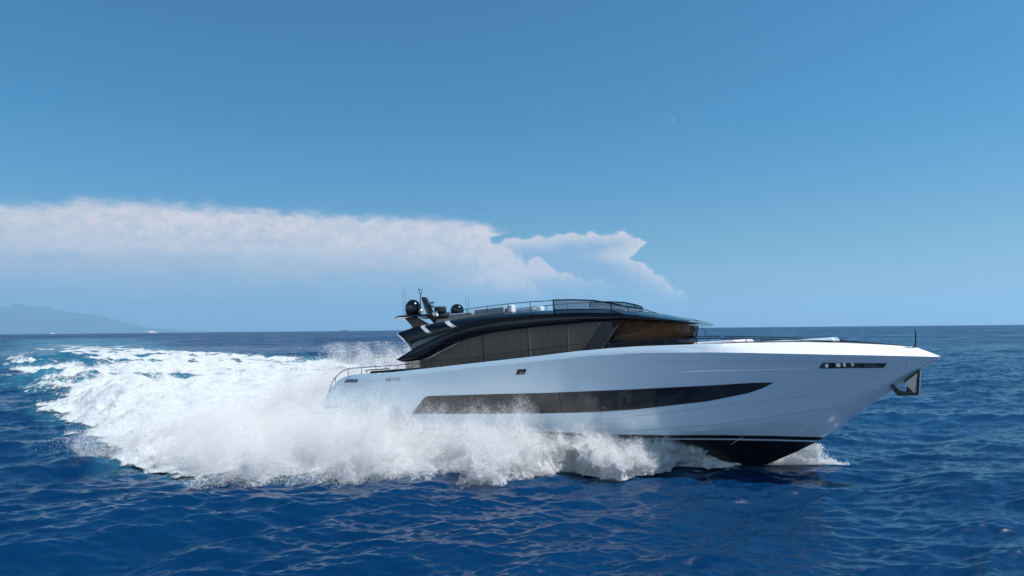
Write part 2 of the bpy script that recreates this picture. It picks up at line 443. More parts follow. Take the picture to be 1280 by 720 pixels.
mpw = g.new('ShaderNodeMapping'); mpw.inputs['Rotation'].default_value = (0, 0, R(24)); mpw.inputs['Scale'].default_value = (0.5, 1.0, 1.0)
g.l.new(geo.outputs['Position'], mpw.inputs[0])
wind = g.m('ADD', g.m('MULTIPLY', g.noise(mpw.outputs[0], 0.055, 6, 0.7), 0.6), g.m('MULTIPLY', g.noise(mpw.outputs[0], 0.007, 4, 0.6), 0.4))   # gusts roughen patches of the sea
g.l.new(g.m('ADD', 0.20, g.m('MULTIPLY', lod.outputs['Fac'], g.m('MULTIPLY_ADD', g.ramp(wind, 0.36, 0.64), 0.30, 0.0))), P.inputs['Roughness']); P.inputs['IOR'].default_value = 1.33
sea = fast_mesh("sea_water", co, q, m_sea, {'aer': aer, 'lod': sstep(RR.ravel(), 60, 420)})
tag(sea, kind='structure')

# ------------------------------------------------------------------ wake foam: churned sheet lying on the water
m_foam = bpy.data.materials.new("foam"); m_foam.use_nodes = True
g = NG(m_foam.node_tree); P = m_foam.node_tree.nodes["Principled BSDF"]
geo = g.new('ShaderNodeNewGeometry'); at = g.new('ShaderNodeAttribute', attribute_name='foam')
n1 = g.noise(geo.outputs['Position'], 2.2, 6, 0.68, dist=0.6)
mp = g.new('ShaderNodeMapping'); mp.inputs['Rotation'].default_value = (0, 0, R(-49)); mp.inputs['Scale'].default_value = (1.0, 0.16, 1.0)
g.l.new(geo.outputs['Position'], mp.inputs[0])      # streaks drawn out along the track
n2 = g.noise(mp.outputs[0], 0.55, 5, 0.62)
cov = g.m('ADD', g.m('MULTIPLY', n1, 0.75), g.m('MULTIPLY', n2, 0.5))
thr = g.m('SUBTRACT', 1.02, g.m('MULTIPLY', at.outputs['Fac'], 0.95))
al = g.ramp(g.m('SUBTRACT', cov, thr), -0.03, 0.16)
P.inputs['Roughness'].default_value = 0.9; P.inputs['Specular IOR Level'].default_value = 0.1
g.l.new(g.mix(al, (0.25, 0.36, 0.41, 1), (0.49, 0.52, 0.54, 1)), P.inputs['Base Color'])
g.l.new(al, P.inputs['Alpha'])
bmp = g.new('ShaderNodeBump'); bmp.inputs['Strength'].default_value = 0.9; bmp.inputs['Distance'].default_value = 0.32
g.l.new(cov, bmp.inputs['Height']); g.l.new(bmp.outputs[0], P.inputs['Normal'])
keepv = foam > 0.03
cf = co.copy(); Xr = X.ravel(); Yr = Y.ravel()
dl = np.zeros(len(cf)); sel = keepv
dl[sel] = samp(T_lump, Xr[sel] * 2.3, Yr[sel] * 2.3)[0]
cf[:, 2] += foam * 0.15 + 0.015 + 0.07 * np.clip(foam, 0, 1) + np.clip(foam - 0.3, 0, 1) * 0.07 * np.clip(dl, -1, 2.5) * (1 - sstep(RR.ravel(), 45, 110))
kq = keepv[q].all(1); kq &= (RR.ravel()[q[:, 0]] > 12)
used = np.unique(q[kq]); remap = -np.ones(len(cf), int); remap[used] = np.arange(len(used))
wf = fast_mesh("wake_foam", cf[used], remap[q[kq]], m_foam, {'foam': foam[used]})
tag(wf, "white churned foam trail spreading over the water behind the yacht", "foam", kind='stuff')

# ------------------------------------------------------------------ spray: clouds of droplets
def noise3(n, expo, seed, lo=1.5):
    r3 = np.random.default_rng(seed); kk = np.fft.fftfreq(n) * n
    a, b_, c = np.meshgrid(kk, kk, kk, indexing='ij'); km = np.sqrt(a * a + b_ * b_ + c * c); km[0, 0, 0] = 1
    amp = km ** (-expo); amp[km < lo] = 0
    h = np.fft.ifftn(amp * (r3.normal(size=(n, n, n)) + 1j * r3.normal(size=(n, n, n)))).real
    return h / h.std()


N3 = noise3(96, 2.3, 31)
def n3(x, y, z_, period):
    k_ = 96 / period
    i = np.mod(np.floor(x * k_), 96).astype(int); j = np.mod(np.floor(y * k_), 96).astype(int); l = np.mod(np.floor(z_ * k_), 96).astype(int)
    return N3[i, j, l]


m_spray = bpy.data.materials.new("spray_droplets"); m_spray.use_nodes = True
g = NG(m_spray.node_tree); m_spray.node_tree.nodes.clear()
dif = g.new('ShaderNodeBsdfDiffuse'); dif.inputs[0].default_value = (0.985, 0.987, 0.99, 1)
trl = g.new('ShaderNodeBsdfTranslucent'); trl.inputs[0].default_value = (0.985, 0.987, 0.99, 1)
mx = g.new('ShaderNodeMixShader'); mx.inputs[0].default_value = 0.12
g.l.new(dif.outputs[0], mx.inputs[1]); g.l.new(trl.outputs[0], mx.inputs[2])
mo = g.new('ShaderNodeOutputMaterial'); g.l.new(mx.outputs[0], mo.inputs[0])
TET = np.array([(1, 1, 1), (1, -1, -1), (-1, 1, -1), (-1, -1, 1)], float) / math.sqrt(3)


def droplets(name, pts, rad, label):
    n = len(pts)
    a = rng.normal(size=(n, 4)); a /= np.linalg.norm(a, axis=1)[:, None]
    w_, x_, y_, z_ = a.T
    M = np.empty((n, 3, 3))
    M[:, 0, 0] = 1 - 2 * (y_ ** 2 + z_ ** 2); M[:, 0, 1] = 2 * (x_ * y_ - z_ * w_); M[:, 0, 2] = 2 * (x_ * z_ + y_ * w_)
    M[:, 1, 0] = 2 * (x_ * y_ + z_ * w_); M[:, 1, 1] = 1 - 2 * (x_ ** 2 + z_ ** 2); M[:, 1, 2] = 2 * (y_ * z_ - x_ * w_)
    M[:, 2, 0] = 2 * (x_ * z_ - y_ * w_); M[:, 2, 1] = 2 * (y_ * z_ + x_ * w_); M[:, 2, 2] = 1 - 2 * (x_ ** 2 + y_ ** 2)
    v = np.einsum('nij,kj->nki', M, TET) * rad[:, None, None] + pts[:, None, :]
    base = (np.arange(n) * 4)[:, None, None]
    f = (np.array([(0, 1, 2), (0, 3, 1), (0, 2, 3), (1, 3, 2)])[None] + base).reshape(-1, 3)
    o = fast_mesh(name, v.reshape(-1, 3), f, m_spray, smooth=False, sides=3)
    return tag(o, label, "spray", kind='stuff')


def to_world(xb, yb, z_):
    """xb along the heading from the transom, yb outboard to starboard, z above the water"""
    p = O2[None] + xb[:, None] * HH[None] - yb[:, None] * HP[None]
    return np.column_stack([p, z_])


yout = tab([(-22, 16), (-12, 15.5), (-6, 12.0), (0, 13.0), (5, 13.6), (9.4, 12.9), (12, 11.6), (12.9, 10.7), (15, 8.6), (17.3, 7.6), (18.8, 6.3), (21, 6.1), (21.6, 4.9), (22.6, 2.5), (23.9, 1.1), (24.8, 0.5)])
yin = tab([(-30, 0), (-1, 0), (0, 3.1), (18, 3.2), (21, 2.3), (23, 1.2), (25, 0.1)])
hmx = tab([(-22, 1.0), (-12, 1.6), (-4, 2.5), (1, 2.1), (4, 2.3), (8, 2.7), (12, 2.7), (14, 2.3), (16, 2.0), (18, 1.9), (20, 2.0), (21, 2.0), (21.8, 1.6), (22.6, 1.1), (23.9, 0.6), (24.8, 0.2)])
scl = lambda x, p, s_: samp(T_lump, x * s_, np.full_like(x, p))[0]


def side_spray(n, sgn, keepfun=None, gain=0.0):
    xb = rng.uniform(-12, 24.8, n)
    yo = yout(xb) * (1 + 0.08 * scl(xb, 3.3, 1.5) + 0.05 * np.abs(scl(xb, 9.1, 3.7))) - 0.3; yi = yin(xb)
    v = rng.uniform(0, 1, n) ** 0.8
    yb = yi + v * (yo - yi)
    # vertical jets: height varies along and across
    jet = 1 + 0.13 * samp(T_lump, xb * 1.6, yb * 0.8)[0]
    H_ = hmx(xb) * jet * np.clip(1.15 - v ** 5 * 0.55, 0.1, 1) * np.where(v < 0.35, np.interp(xb, [13, 19], [0.95, 0.62]) + np.interp(xb, [13, 19], [0.05, 0.38]) * v / 0.35, 1)
    t = rng.uniform(0, 1.3, n)
    z_ = t * H_
    nz = n3(xb + 0.5 * z_, yb, z_ * 0.7, 11.0) * 0.75 + n3(xb, yb, z_, 3.1) * 0.25
    dens = 0.97 + gain - t ** 2.0 - 0.35 * v + 0.50 * nz             # solid low, torn at the top
    dens = np.maximum(dens, np.where(t > 0.6, 0.9 * (1.3 - t) * np.clip(0.5 + 0.8 * nz, 0, 1.5), 0))
    edge = sstep(v, 1.0, 0.93) * 0.6 + 0.4
    p = np.clip(dens * 2.6, 0.03, 1) * edge
    p = p * sstep(xb, -9, -3)
    k_ = rng.uniform(0, 1, n) < p
    yb = yb + np.clip(v * 2, 0, 1) * 0.32 * n3(xb, z_ * 1.4, yb * 0.5, 5.0); xb = xb + 0.15 * n3(yb, xb, z_ * 1.3, 3.7)
    if keepfun is not None: k_ &= keepfun(xb, yb, z_)
    rad_ = np.interp(t, [0.5, 0.95], [1.12, 0.5]) * np.where((t > 0.9) & (rng.uniform(0, 1, n) > 0.992), 1.8, 1.0)
    return to_world(xb[k_], sgn * yb[k_], z_[k_]), rad_[k_]


A, Ar = side_spray(6400000, 1)
# starboard curtain: more weight to the outer wall so that it reads as one dense face
def port_ok(xb, yb, z_): return (xb < 12)
Bp, Br = side_spray(2600000, -1, port_ok, 0.55)
Bp[:, 2] *= 1.6
kb = Bp[:, 2] < 4.9 + 0.5 * rng.exponential(0.5, len(Bp)); kb &= Bp[:, 2] < 5.6; Bp = Bp[kb]; Br = Br[kb]


def plume(n):
    xb = rng.uniform(-17, 1.5, n); yb = rng.uniform(-12, 12, n)
    crest = 5.0 * np.exp(-((xb + 0.5) / 6.0) ** 2) + 1.2 * np.exp(-((xb + 8) / 6.0) ** 2)
    lat = np.clip(1 - (np.abs(yb + 2.5) / 11.5) ** 2.5, 0, 1) * (1 - 0.5 * sstep(yb, 1, 6))
    jet = 1 + 0.18 * samp(T_lump, xb * 1.5, yb * 1.2)[0]
    H_ = np.clip(crest * lat * jet, 0.05, None)
    t = rng.uniform(0, 1.35, n); z_ = t * H_
    nz = n3(xb + 0.4 * z_, yb, z_ * 0.8, 8.0) * 0.7 + n3(xb, yb, z_, 2.3) * 0.3
    dens = (0.82 - t ** 1.8 + 0.5 * nz) * 2.2 * sstep(xb, -17, -9)
    dens = np.maximum(dens, 0.35 * np.clip(1.35 - t, 0, 1) * np.clip(0.4 + nz, 0, 1.5))
    k_ = rng.uniform(0, 1, n) < np.clip(dens * 1.3, 0, 1)
    k_ &= ~((xb > -0.6) & (np.abs(yb) < 3.6)) & (H_ > 0.5 * rng.uniform(0, 1, n) + 0.12)
    return to_world(xb[k_], yb[k_], z_[k_])


C_ = plume(3600000); C_ = C_[C_[:, 2] < 5.6]


def radii(n, m, s_=0.32): return m * np.exp(rng.normal(size=n) * s_)


droplets("side_spray", A, radii(len(A), 0.0089) * Ar, "wall of white spray thrown up along the near side of the hull")
droplets("far_side_spray", Bp, radii(len(Bp), 0.014) * Br, "white spray thrown up beyond the hull, showing over the aft rail")
droplets("stern_spray", C_, radii(len(C_), 0.0125), "tall white plume of spray rising behind the stern")
# froth standing up from the churned trail
n = 1200000
yy_ = 34 + 110 * rng.uniform(0, 1, n) ** 1.7; xx_ = -yy_ * rng.uniform(0.12, 0.78, n)
zf_, sx_, sy_, fo_, ae_, li_ = water(xx_, yy_)
lump_ = samp(T_soft, xx_, yy_)[0] + 0.7 * samp(T_lump, xx_, yy_)[0]
k_ = (fo_ > 0.5) & (rng.uniform(0, 1, n) < np.clip(0.25 + 0.45 * lump_, 0, 1))
hz2 = rng.exponential(0.07, n) * (1 + np.clip(lump_, 0, 2))
F_ = np.column_stack([xx_ + sx_, yy_ + sy_, zf_ + li_ + 0.02 + hz2])[k_]
droplets("wake_froth", F_, radii(len(F_), 0.0145) * np.clip(F_[:, 1] / 45, 0.8, 2.2), "froth and drops kicked up along the foam trail behind the yacht")
# small splash under the bow on the far side
n = 110000
u = rng.uniform(0, 1, n); v = rng.uniform(0, 1, n) ** 1.3; xb = 23.4 + 4.6 * u + 0.9 * v
ybw = 0.25 + 2.6 * v * (0.35 + 0.65 * u)
hh_ = (0.12 + 1.15 * u) * (1 - 0.75 * v) ; lo_ = 0.45 * u ** 2 * (1 - v); t = rng.uniform(0, 1.1, n); z_ = lo_ + t * (hh_ - lo_)
k_ = rng.uniform(0, 1, n) < np.clip(1.3 - t ** 1.6 - 0.5 * v + 0.6 * n3(xb, ybw, z_, 4), 0, 1)
E_ = to_world(xb[k_], -ybw[k_], z_[k_])
droplets("bow_splash", E_, radii(len(E_), 0.014), "small white splash on the water just beyond the bow")

# ------------------------------------------------------------------ far land
hp = [(-56, 0.0), (-52, 0.35), (-47, 0.7), (-44, 1.0), (-41, 1.45), (-38.5, 1.55), (-36.9, 1.8), (-36.4, 1.96), (-35.7, 2.1), (-34.9, 1.78), (-34.2, 1.9), (-33.1, 1.62), (-31.4, 1.34), (-29.9, 0.88), (-28.3, 0.38), (-26.2, 0.16), (-23.5, 0.04), (-21.0, 0.0)]
ht = tab(hp)
DH = 60000.0
na_, nd_ = 340, 26
hv = []
lump1 = fbm2(60.0, 256, 0.5, 20.0, 1.9, 77)
for i in range(na_):
    a_ = -56 + 35 * i / (na_ - 1)
    for j in range(nd_):
        s_ = j / (nd_ - 1); d_ = DH + (s_ - 0.5) * 7000
        prof = max(0.0, 1 - abs(s_ - 0.5) * 2) ** 0.8
        jag = 0.05 * math.sin(a_ * 7.3 + 1.1 * math.sin(a_ * 3.1)) + 0.035 * math.sin(a_ * 17.0 + 2.0)
        top = DH * math.tan(R(max(0, float(ht(a_)) + jag * min(1, float(ht(a_)))))) + DH * DH / (2 * RE)
        nn = float(samp(lump1, np.array([a_ * 2.0]), np.array([s_ * 9.0]))[0][0])
        zz = prof * top * (1 + 0.05 * nn * (1 if s_ != 0.5 else 0.4)) - 300
        hv.append((d_ * math.sin(R(a_)), d_ * math.cos(R(a_)), zz))
hf = [(i * nd_ + j, i * nd_ + j + 1, (i + 1) * nd_ + j + 1, (i + 1) * nd_ + j) for i in range(na_ - 1) for j in range(nd_ - 1)]
m_hill = vary(mat("hillside", (0.07, 0.09, 0.05), 0.9), 0.004, (0.030, 0.050, 0.035), (0.075, 0.080, 0.065))
hills = obj("hills", hv, hf, m_hill, smooth=True); tag(hills, kind='structure')

# haze
m_haze = bpy.data.materials.new("haze"); m_haze.use_nodes = True; m_haze.node_tree.nodes.clear()
g = NG(m_haze.node_tree); pv_ = g.new('ShaderNodeVolumePrincipled')
pv_.inputs['Color'].default_value = (0.45, 0.76, 0.98, 1); pv_.inputs['Density'].default_value = 2.8e-5
pv_.inputs['Anisotropy'].default_value = 0.2
mo = g.new('ShaderNodeOutputMaterial'); g.l.new(pv_.outputs[0], mo.inputs['Volume'])
hz_ = MB().box(-74000, 74000, -74000, 74000, -410.0, 2560).build("haze", m_haze); tag(hz_, kind='stuff')
m_haze.cycles.homogeneous_volume = True

# ------------------------------------------------------------------ ships on the horizon
m_shipw = vary(mat("ship_white", (0.7, 0.7, 0.7), 0.5), 0.05, (0.62, 0.63, 0.64), (0.78, 0.77, 0.75))
m_shipd = vary(mat("ship_hull", (0.08, 0.1, 0.14), 0.5), 0.05, (0.06, 0.08, 0.12), (0.12, 0.13, 0.15))
m_shipr = vary(mat("ship_deck", (0.25, 0.12, 0.08), 0.6), 0.05, (0.22, 0.1, 0.07), (0.3, 0.17, 0.1))


def ship(azd, D, ln, white, label, aft=True, name="ship"):
    e = bpy.data.objects.new(name, None); S.collection.objects.link(e)
    e.location = (D * math.sin(R(azd)), D * math.cos(R(azd)), -D * D / (2 * RE)); e.rotation_euler = (0, 0, R(-azd + 8))
    tag(e, label, "ship", "ships on the horizon")
    hb = ln * 0.075; hh2 = ln * 0.07; rings = []
    for u_, wv, zt_ in ((-0.5, 0.75, 1.0), (-0.42, 1, 1.0), (0.3, 1, 1.0), (0.42, 0.6, 1.15), (0.5, 0.05, 1.4)):
        x_ = u_ * ln; w_ = hb * wv
        rings.append([(x_, -w_, hh2 * zt_), (x_ - (2 if u_ > 0.4 else 0), -w_ * 0.8, -1), (x_ - (2 if u_ > 0.4 else 0), w_ * 0.8, -1), (x_, w_, hh2 * zt_)])
    MB().loft(rings).build("hull", m_shipw if white else m_shipd, e)
    s_ = -0.42 * ln if aft else -0.30 * ln; w2 = hb * 0.85; l2 = ln * (0.16 if aft else 0.55)
    mb = MB().box(s_, s_ + l2, -w2, w2, hh2, hh2 * 2.2).box(s_ + l2 * .12, s_ + l2 * .85, -w2 * .8, w2 * .8, hh2 * 2.2 + .02, hh2 * 2.9)
    mb.build("superstructure", m_shipw, e)
    MB().lathe((s_ + l2 * 0.3, 0, hh2 * 2.9), [(hb * .22, 0), (hb * .2, hh2 * .8)], 12).build("funnel", m_shipd, e)
    MB().tube([(s_ + l2 * .7, 0, hh2 * 2.9), (s_ + l2 * .7, 0, hh2 * 4)], ln * 0.004, 6).build("mast", m_shipw, e)
    if aft: MB().rbox(s_ + l2 + 4, 0.33 * ln, -w2, w2, hh2 + .05, hh2 * 1.35, 1.0).build("cargo", m_shipr, e)
    return e


ship(-27.79, 6000, 78, True, "white ship on the horizon right of the mountains, largest of the far ships", aft=False)
ship(-33.91, 8000, 50, True, "tiny pale ship on the horizon below the mountains, leftmost of the ships", aft=False)
ship(-26.35, 8000, 38, False, "tiny dark ship on the horizon just right of the white ship", aft=True)
ship(-13.83, 8200, 90, False, "long low grey ship on the horizon above the spray plume", aft=True)

# ------------------------------------------------------------------ YACHT materials
m_cap = mat("sunlit_cap_white", (0.80, 0.81, 0.82), 0.2, coat=0.6)  # lighter white puts sunlight into the colour of the bow cap
m_white = mat("pearl_white_paint", (0.76, 0.81, 0.84), 0.22, metal=0.22, coat=1.0, coat_rough=0.03)
vary(m_white, 0.35, (0.63, 0.75, 0.83), (0.69, 0.79, 0.85), stretch=(0.4, 1, 1.5), detail=5)
m_black = mat("black_gloss", (0.002, 0.004, 0.008), 0.07, spec=0.32)
m_lip = mat("dull_black", (0.008, 0.008, 0.01), 0.9, spec=0.05)
m_boot = mat("black_antifoul", (0.006, 0.007, 0.010), 0.35)
m_matte = mat("matte_black", (0.012, 0.012, 0.014), 0.5)
m_trim = mat("bronze_trim", (0.16, 0.14, 0.12), 0.25, metal=0.6, coat=0.3)
m_ptrim = mat("pillar_metal", (0.07, 0.06, 0.055), 0.35, metal=0.3)
m_steel = mat("stainless_steel", (0.55, 0.55, 0.56), 0.22, metal=1.0)
m_rail = mat("dark_rail", (0.05, 0.045, 0.045), 0.3, metal=0.7)
m_brass = mat("bracket_steel", (0.42, 0.40, 0.38), 0.4, metal=0.8)
m_seat = vary(mat("seat_fabric", (0.2, 0.24, 0.3), 0.8), 6, (0.17, 0.21, 0.27), (0.25, 0.29, 0.35), bump=0.3)
m_barw = mat("pale_panel", (0.66, 0.68, 0.72), 0.3, coat=0.4)
m_deck = vary(mat("teak_deck", (0.3, 0.2, 0.12), 0.6), 5, (0.26, 0.17, 0.10), (0.36, 0.25, 0.16), stretch=(0.15, 14, 1), bump=0.2)
m_pad = vary(mat("sunpad_fabric", (0.5, 0.5, 0.5), 0.85), 5, (0.42, 0.42, 0.44), (0.52, 0.52, 0.53), bump=0.2)
m_curt = vary(mat("curtain", (0.55, 0.45, 0.36), 0.9), 1.2, (0.58, 0.50, 0.42), (0.68, 0.60, 0.51), stretch=(3, 3, 0.25))
m_wood = vary(mat("cabin_wood", (0.30, 0.17, 0.09), 0.5), 3, (0.26, 0.18, 0.12), (0.38, 0.27, 0.19), stretch=(4, 4, 0.4))
m_letter = mat("grey_letters", (0.30, 0.34, 0.38), 0.3, metal=0.5)


def glass(name, tint, mixf, rough=0.02, base=(0.01, 0.01, 0.01)):
    m = bpy.data.materials.new(name); m.use_nodes = True; m.node_tree.nodes.clear(); g_ = NG(m.node_tree)
    tr = g_.new('ShaderNodeBsdfTransparent'); tr.inputs[0].default_value = (*tint, 1)
    pr = g_.new('ShaderNodeBsdfPrincipled'); pr.inputs['Base Color'].default_value = (*base, 1); pr.inputs['Roughness'].default_value = rough
    ms = g_.new('ShaderNodeMixShader'); ms.inputs[0].default_value = mixf
    g_.l.new(tr.outputs[0], ms.inputs[1]); g_.l.new(pr.outputs[0], ms.inputs[2])
    mo_ = g_.new('ShaderNodeOutputMaterial'); g_.l.new(ms.outputs[0], mo_.inputs[0])
    return m


m_glass = glass("bronze_glass", (0.66, 0.60, 0.53), 0.45, base=(0.10, 0.09, 0.08))
m_wind = glass("windscreen_glass", (0.66, 0.50, 0.38), 0.38, base=(0.06, 0.04, 0.025))
m_fly = glass("fly_glass", (0.60, 0.66, 0.72), 0.55, base=(0.12, 0.16, 0.20))
m_hwin = vary(mat("hull_glass", (0.02, 0.018, 0.016), 0.05, spec=0.8), 0.4, (0.010, 0.009, 0.009), (0.042, 0.038, 0.034), stretch=(0.6, 1, 0.6))

yacht = bpy.data.objects.new("motor_yacht", None); S.collection.objects.link(yacht)
yacht.matrix_world = BOAT
tag(yacht, "sleek white motor yacht with black superstructure planing at speed to the right", "yacht")

m_strake_shade = mat("painted_strake_shade", (0.22, 0.28, 0.34), 0.4)  # darker grey paints in the shade under strake lips and creases
# --- hull lines (x from transom, z in the yacht's own frame)
z_top = tab([(0, 2.3), (.16, 2.52), (.42, 2.92), (.75, 3.2), (1.15, 3.5), (1.54, 3.72), (2.1, 3.90), (2.7, 4.0), (3.4, 4.05), (5.0, 4.06), (6.4, 4.09), (8.25, 4.18), (10.3, 4.27), (13.8, 4.44), (16.45, 4.57), (18.25, 4.67), (20.0, 4.72), (21.5, 4.73), (22.9, 4.70), (24.3, 4.66), (26.3, 4.59), (28.1, 4.5), (29.6, 4.37), (31, 4.21), (32.18, 4.03), (33, 3.62)])
z_kn = tab([(0, 2.05), (.4, 2.4), (1, 3.0), (1.6, 3.45), (2.44, 3.70), (3.86, 3.78), (6.5, 3.83), (8.1, 3.9), (12.6, 4.13), (16.6, 4.31), (19.2, 4.42), (21.6, 4.42), (24.4, 4.30), (26.0, 4.19), (28.1, 4.02), (31, 3.78), (33, 3.6)])
z_keel = tab([(0, 0.0), (6, -0.45), (14, -0.95), (20, -1.18), (23.5, -1.2), (25.0, -1.12), (25.5, -1.02), (26.0, -0.86), (27.15, -0.33), (28.2, 0.21), (29.04, 0.81), (29.87, 1.42), (31.06, 2.24), (31.63, 2.72), (32.23, 3.1), (32.5, 3.25), (33.0, 3.58)])
z_ch = tab([(0, 0.35), (10, 0.30), (18, 0.40), (22, 0.62), (25, 0.95), (28, 1.45), (29.5, 1.95), (31, 2.65), (32.3, 3.25), (33, 3.59)])
s_ch = tab([(0, 0.95), (12, 0.94), (18, 0.87), (22, 0.74), (25, 0.60), (28, 0.42), (30, 0.36), (33, 0.4)])
inset = tab([(0, .10), (16, .08), (23, .08), (24.6, .16), (26.2, .36), (28, .45), (33, .5)])


def hull_y(x, z_):
    """half breadth of the hull side at height z"""
    x = np.asarray(x, float); z_ = np.asarray(z_, float)
    zk, zc, zn, bb, sc_ = z_keel(x), z_ch(x), z_kn(x), half(x), s_ch(x)
    zc = np.clip(zc, zk + 1e-3, zn - 1e-3)
    tl = np.clip((z_ - zk) / (zc - zk), 0, 1); tu = np.clip((z_ - zc) / (zn - zc), 0, 1)
    qf = np.interp(x, [0, 16, 26, 33], [0.75, 0.8, 1.05, 1.1])
    return np.where(z_ < zc, sc_ * bb * tl ** 0.9, bb * (sc_ + (1 - sc_) * tu ** qf))


xs = np.unique(np.concatenate([np.linspace(0, 3, 22), np.linspace(3, 24, 64), np.linspace(24, 32.9, 50), [32.97, 33.0]]))


def hull_band(zlo, zhi, n, off=0.0, x0=0.0, x1=33.0):
    """sheet following the starboard and port side between two height functions"""
    X_ = xs[(xs > x0) & (xs < x1)]; X_ = np.concatenate([[x0], X_, [x1]])
    V, F = [], []
    for sgn in (-1, 1):
        base = len(V)
        for x in X_:
            a, b_ = float(zlo(x)), float(zhi(x))
            for j in range(n + 1):
                zz = a + (b_ - a) * j / n
                V.append((x, sgn * (float(hull_y(x, zz)) + off), zz))
        for i in range(len(X_) - 1):
            for j in range(n):
                a = base + i * (n + 1) + j
                F.append((a, a + n + 1, a + n + 2, a + 1) if sgn < 0 else (a, a + 1, a + n + 2, a + n + 1))
    return V, F


z_boot = tab([(0, 1.05), (16.2, 0.83), (18.5, 0.72), (24.5, 0.56), (26.4, 0.47), (28.39, 0.34)])
clampz = lambda f: (lambda x: min(max(float(f(x)), float(z_keel(x))), float(z_kn(x))))
V, F = hull_band(clampz(z_boot), z_kn, 18)
hull = auto_smooth(obj('hull', V, F, m_white, yacht), 18)
V, F = [], []
# cap: from knuckle over the top edge to the inner edge and down to the deck
for sgn in (-1, 1):
    base = len(V)
    for x in xs:
        bb = float(half(x)); ins_ = min(float(inset(x)), bb); zt_ = float(z_top(x)); zn = float(z_kn(x)); dz = zt_ - zn
        crisp = float(np.interp(x, [22.5, 27], [0, 1]))
        yi_ = bb - ins_
        yin_ = max(0.0, yi_ - 0.16)
        mid = (bb - ins_ * (0.5 * crisp + 0.18 * (1 - crisp)), zn + dz * 0.5)
        m2 = (bb - ins_ * (0.8 * crisp + 0.48 * (1 - crisp)), zn + dz * (0.8 * crisp + 0.84 * (1 - crisp)))
        for (y_, zz) in ((bb, zn), mid, m2, (yi_, zt_), (yin_, zt_ + 0.002), (max(0, yin_ - 0.02), zt_ - 0.30 * min(1, bb))):
            V.append((x, sgn * y_, zz))
    for i in range(len(xs) - 1):
        for j in range(5):
            a = base + i * 6 + j
            F.append((a, a + 6, a + 7, a + 1) if sgn < 0 else (a, a + 1, a + 7, a + 6))
is_fore = lambda f: max(V[i][0] for i in f) - 0.42 * min(min(i % 6 for i in f), 4) > 24.3  # slanted edge where the cap's painted-in sunlit white begins
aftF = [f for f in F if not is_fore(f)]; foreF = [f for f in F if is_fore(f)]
def compact(V, F):
    use = sorted({i for f in F for i in f}); mp_ = {v: k_ for k_, v in enumerate(use)}
    return [V[i] for i in use], [tuple(mp_[i] for i in f) for f in F]
auto_smooth(obj("bulwark", *compact(V, aftF), m_white, yacht), 30)
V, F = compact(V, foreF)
auto_smooth(obj("bulwark_cap_sunlit", V, F, m_cap, yacht), 22)
# transom plate
tv = []
zz_ = np.linspace(0.0, 2.05, 8)
for sgn in (-1, 1):
    for z0_ in zz_: tv.append((0.001, sgn * float(hull_y(0, z0_)), z0_))
tf = [(j, j + 1, 8 + j + 1, 8 + j) for j in range(7)]
obj("transom", tv, tf, m_white, yacht)
# underwater body, black, and its thin pale stripe
V, F = hull_band(z_keel, clampz(z_boot), 12)
bott = auto_smooth(obj("bottom", V, F, m_boot, yacht), 25)
V, F = hull_band(clampz(lambda x: z_boot(x) - 0.235), clampz(lambda x: z_boot(x) - 0.165), 1, 0.008, 6, 28.2)
obj("waterline_stripe", V, F, m_white, yacht)
# strakes and side creases, thin wedges on the plating
def strake(zf, x0, x1, w, out, name, material=None, steps=40):
    mb = MB(); X_ = np.linspace(x0, x1, steps)
    for sgn in (-1, 1):
        rings = []
        for i, x in enumerate(X_):
            e_ = min(1, i / 6, (steps - 1 - i) / 6) * out + 0.002
            z0_ = float(zf(x))
            a = (x, sgn * (float(hull_y(x, z0_ + w)) - 0.01), z0_ + w); b_ = (x, sgn * (float(hull_y(x, z0_)) + e_), z0_ + w * 0.12)
            c = (x, sgn * (float(hull_y(x, z0_)) + e_), z0_ - w * .02); d = (x, sgn * (float(hull_y(x, z0_ - w * .2)) - 0.01), z0_ - w * 0.2)
            rings.append([a, b_, c, d])
        mb.loft(rings)
    return mb.build(name, material or m_white, yacht)
strake(tab([(17, 1.28), (19.9, 1.43), (24.56, 1.91), (27.78, 2.18), (29.6, 2.24)]), 17, 29.6, 0.035, 0.004, "upper_strake", m_strake_shade)
strake(tab([(20, 0.80), (24.66, 1.08), (28.48, 1.60), (29.51, 1.63)]), 20, 29.4, 0.045, 0.006, "spray_rail", m_strake_shade)
strake(tab([(23.5, 3.48), (24.92, 3.45), (28.68, 3.36), (32, 3.2)]), 23.0, 28.7, 0.06, 0.010, "side_crease")
strake(tab([(21, 4.05), (24.96, 3.90), (28.7, 3.66)]), 22.0, 29.5, 0.03, 0.004, "side_crease", m_strake_shade)
mb = MB()
for (xa_, za_, xb_, zb2_) in ((25.35, 0.56, 26.3, 1.16), (24.6, 0.05, 25.3, 0.50), (27.35, 0.50, 28.35, 1.22)):
    for sgn in (-1, 1): mb.tube([(xa_ + (xb_ - xa_) * q_, sgn * (float(hull_y(xa_ + (xb_ - xa_) * q_, za_ + (zb2_ - za_) * q_)) + 0.004), za_ + (zb2_ - za_) * q_) for q_ in np.linspace(0, 1, 6)], [0.002, .006, .007, .007, .006, 0.002], 5)
mb.build("spray_strip", m_cap, yacht)
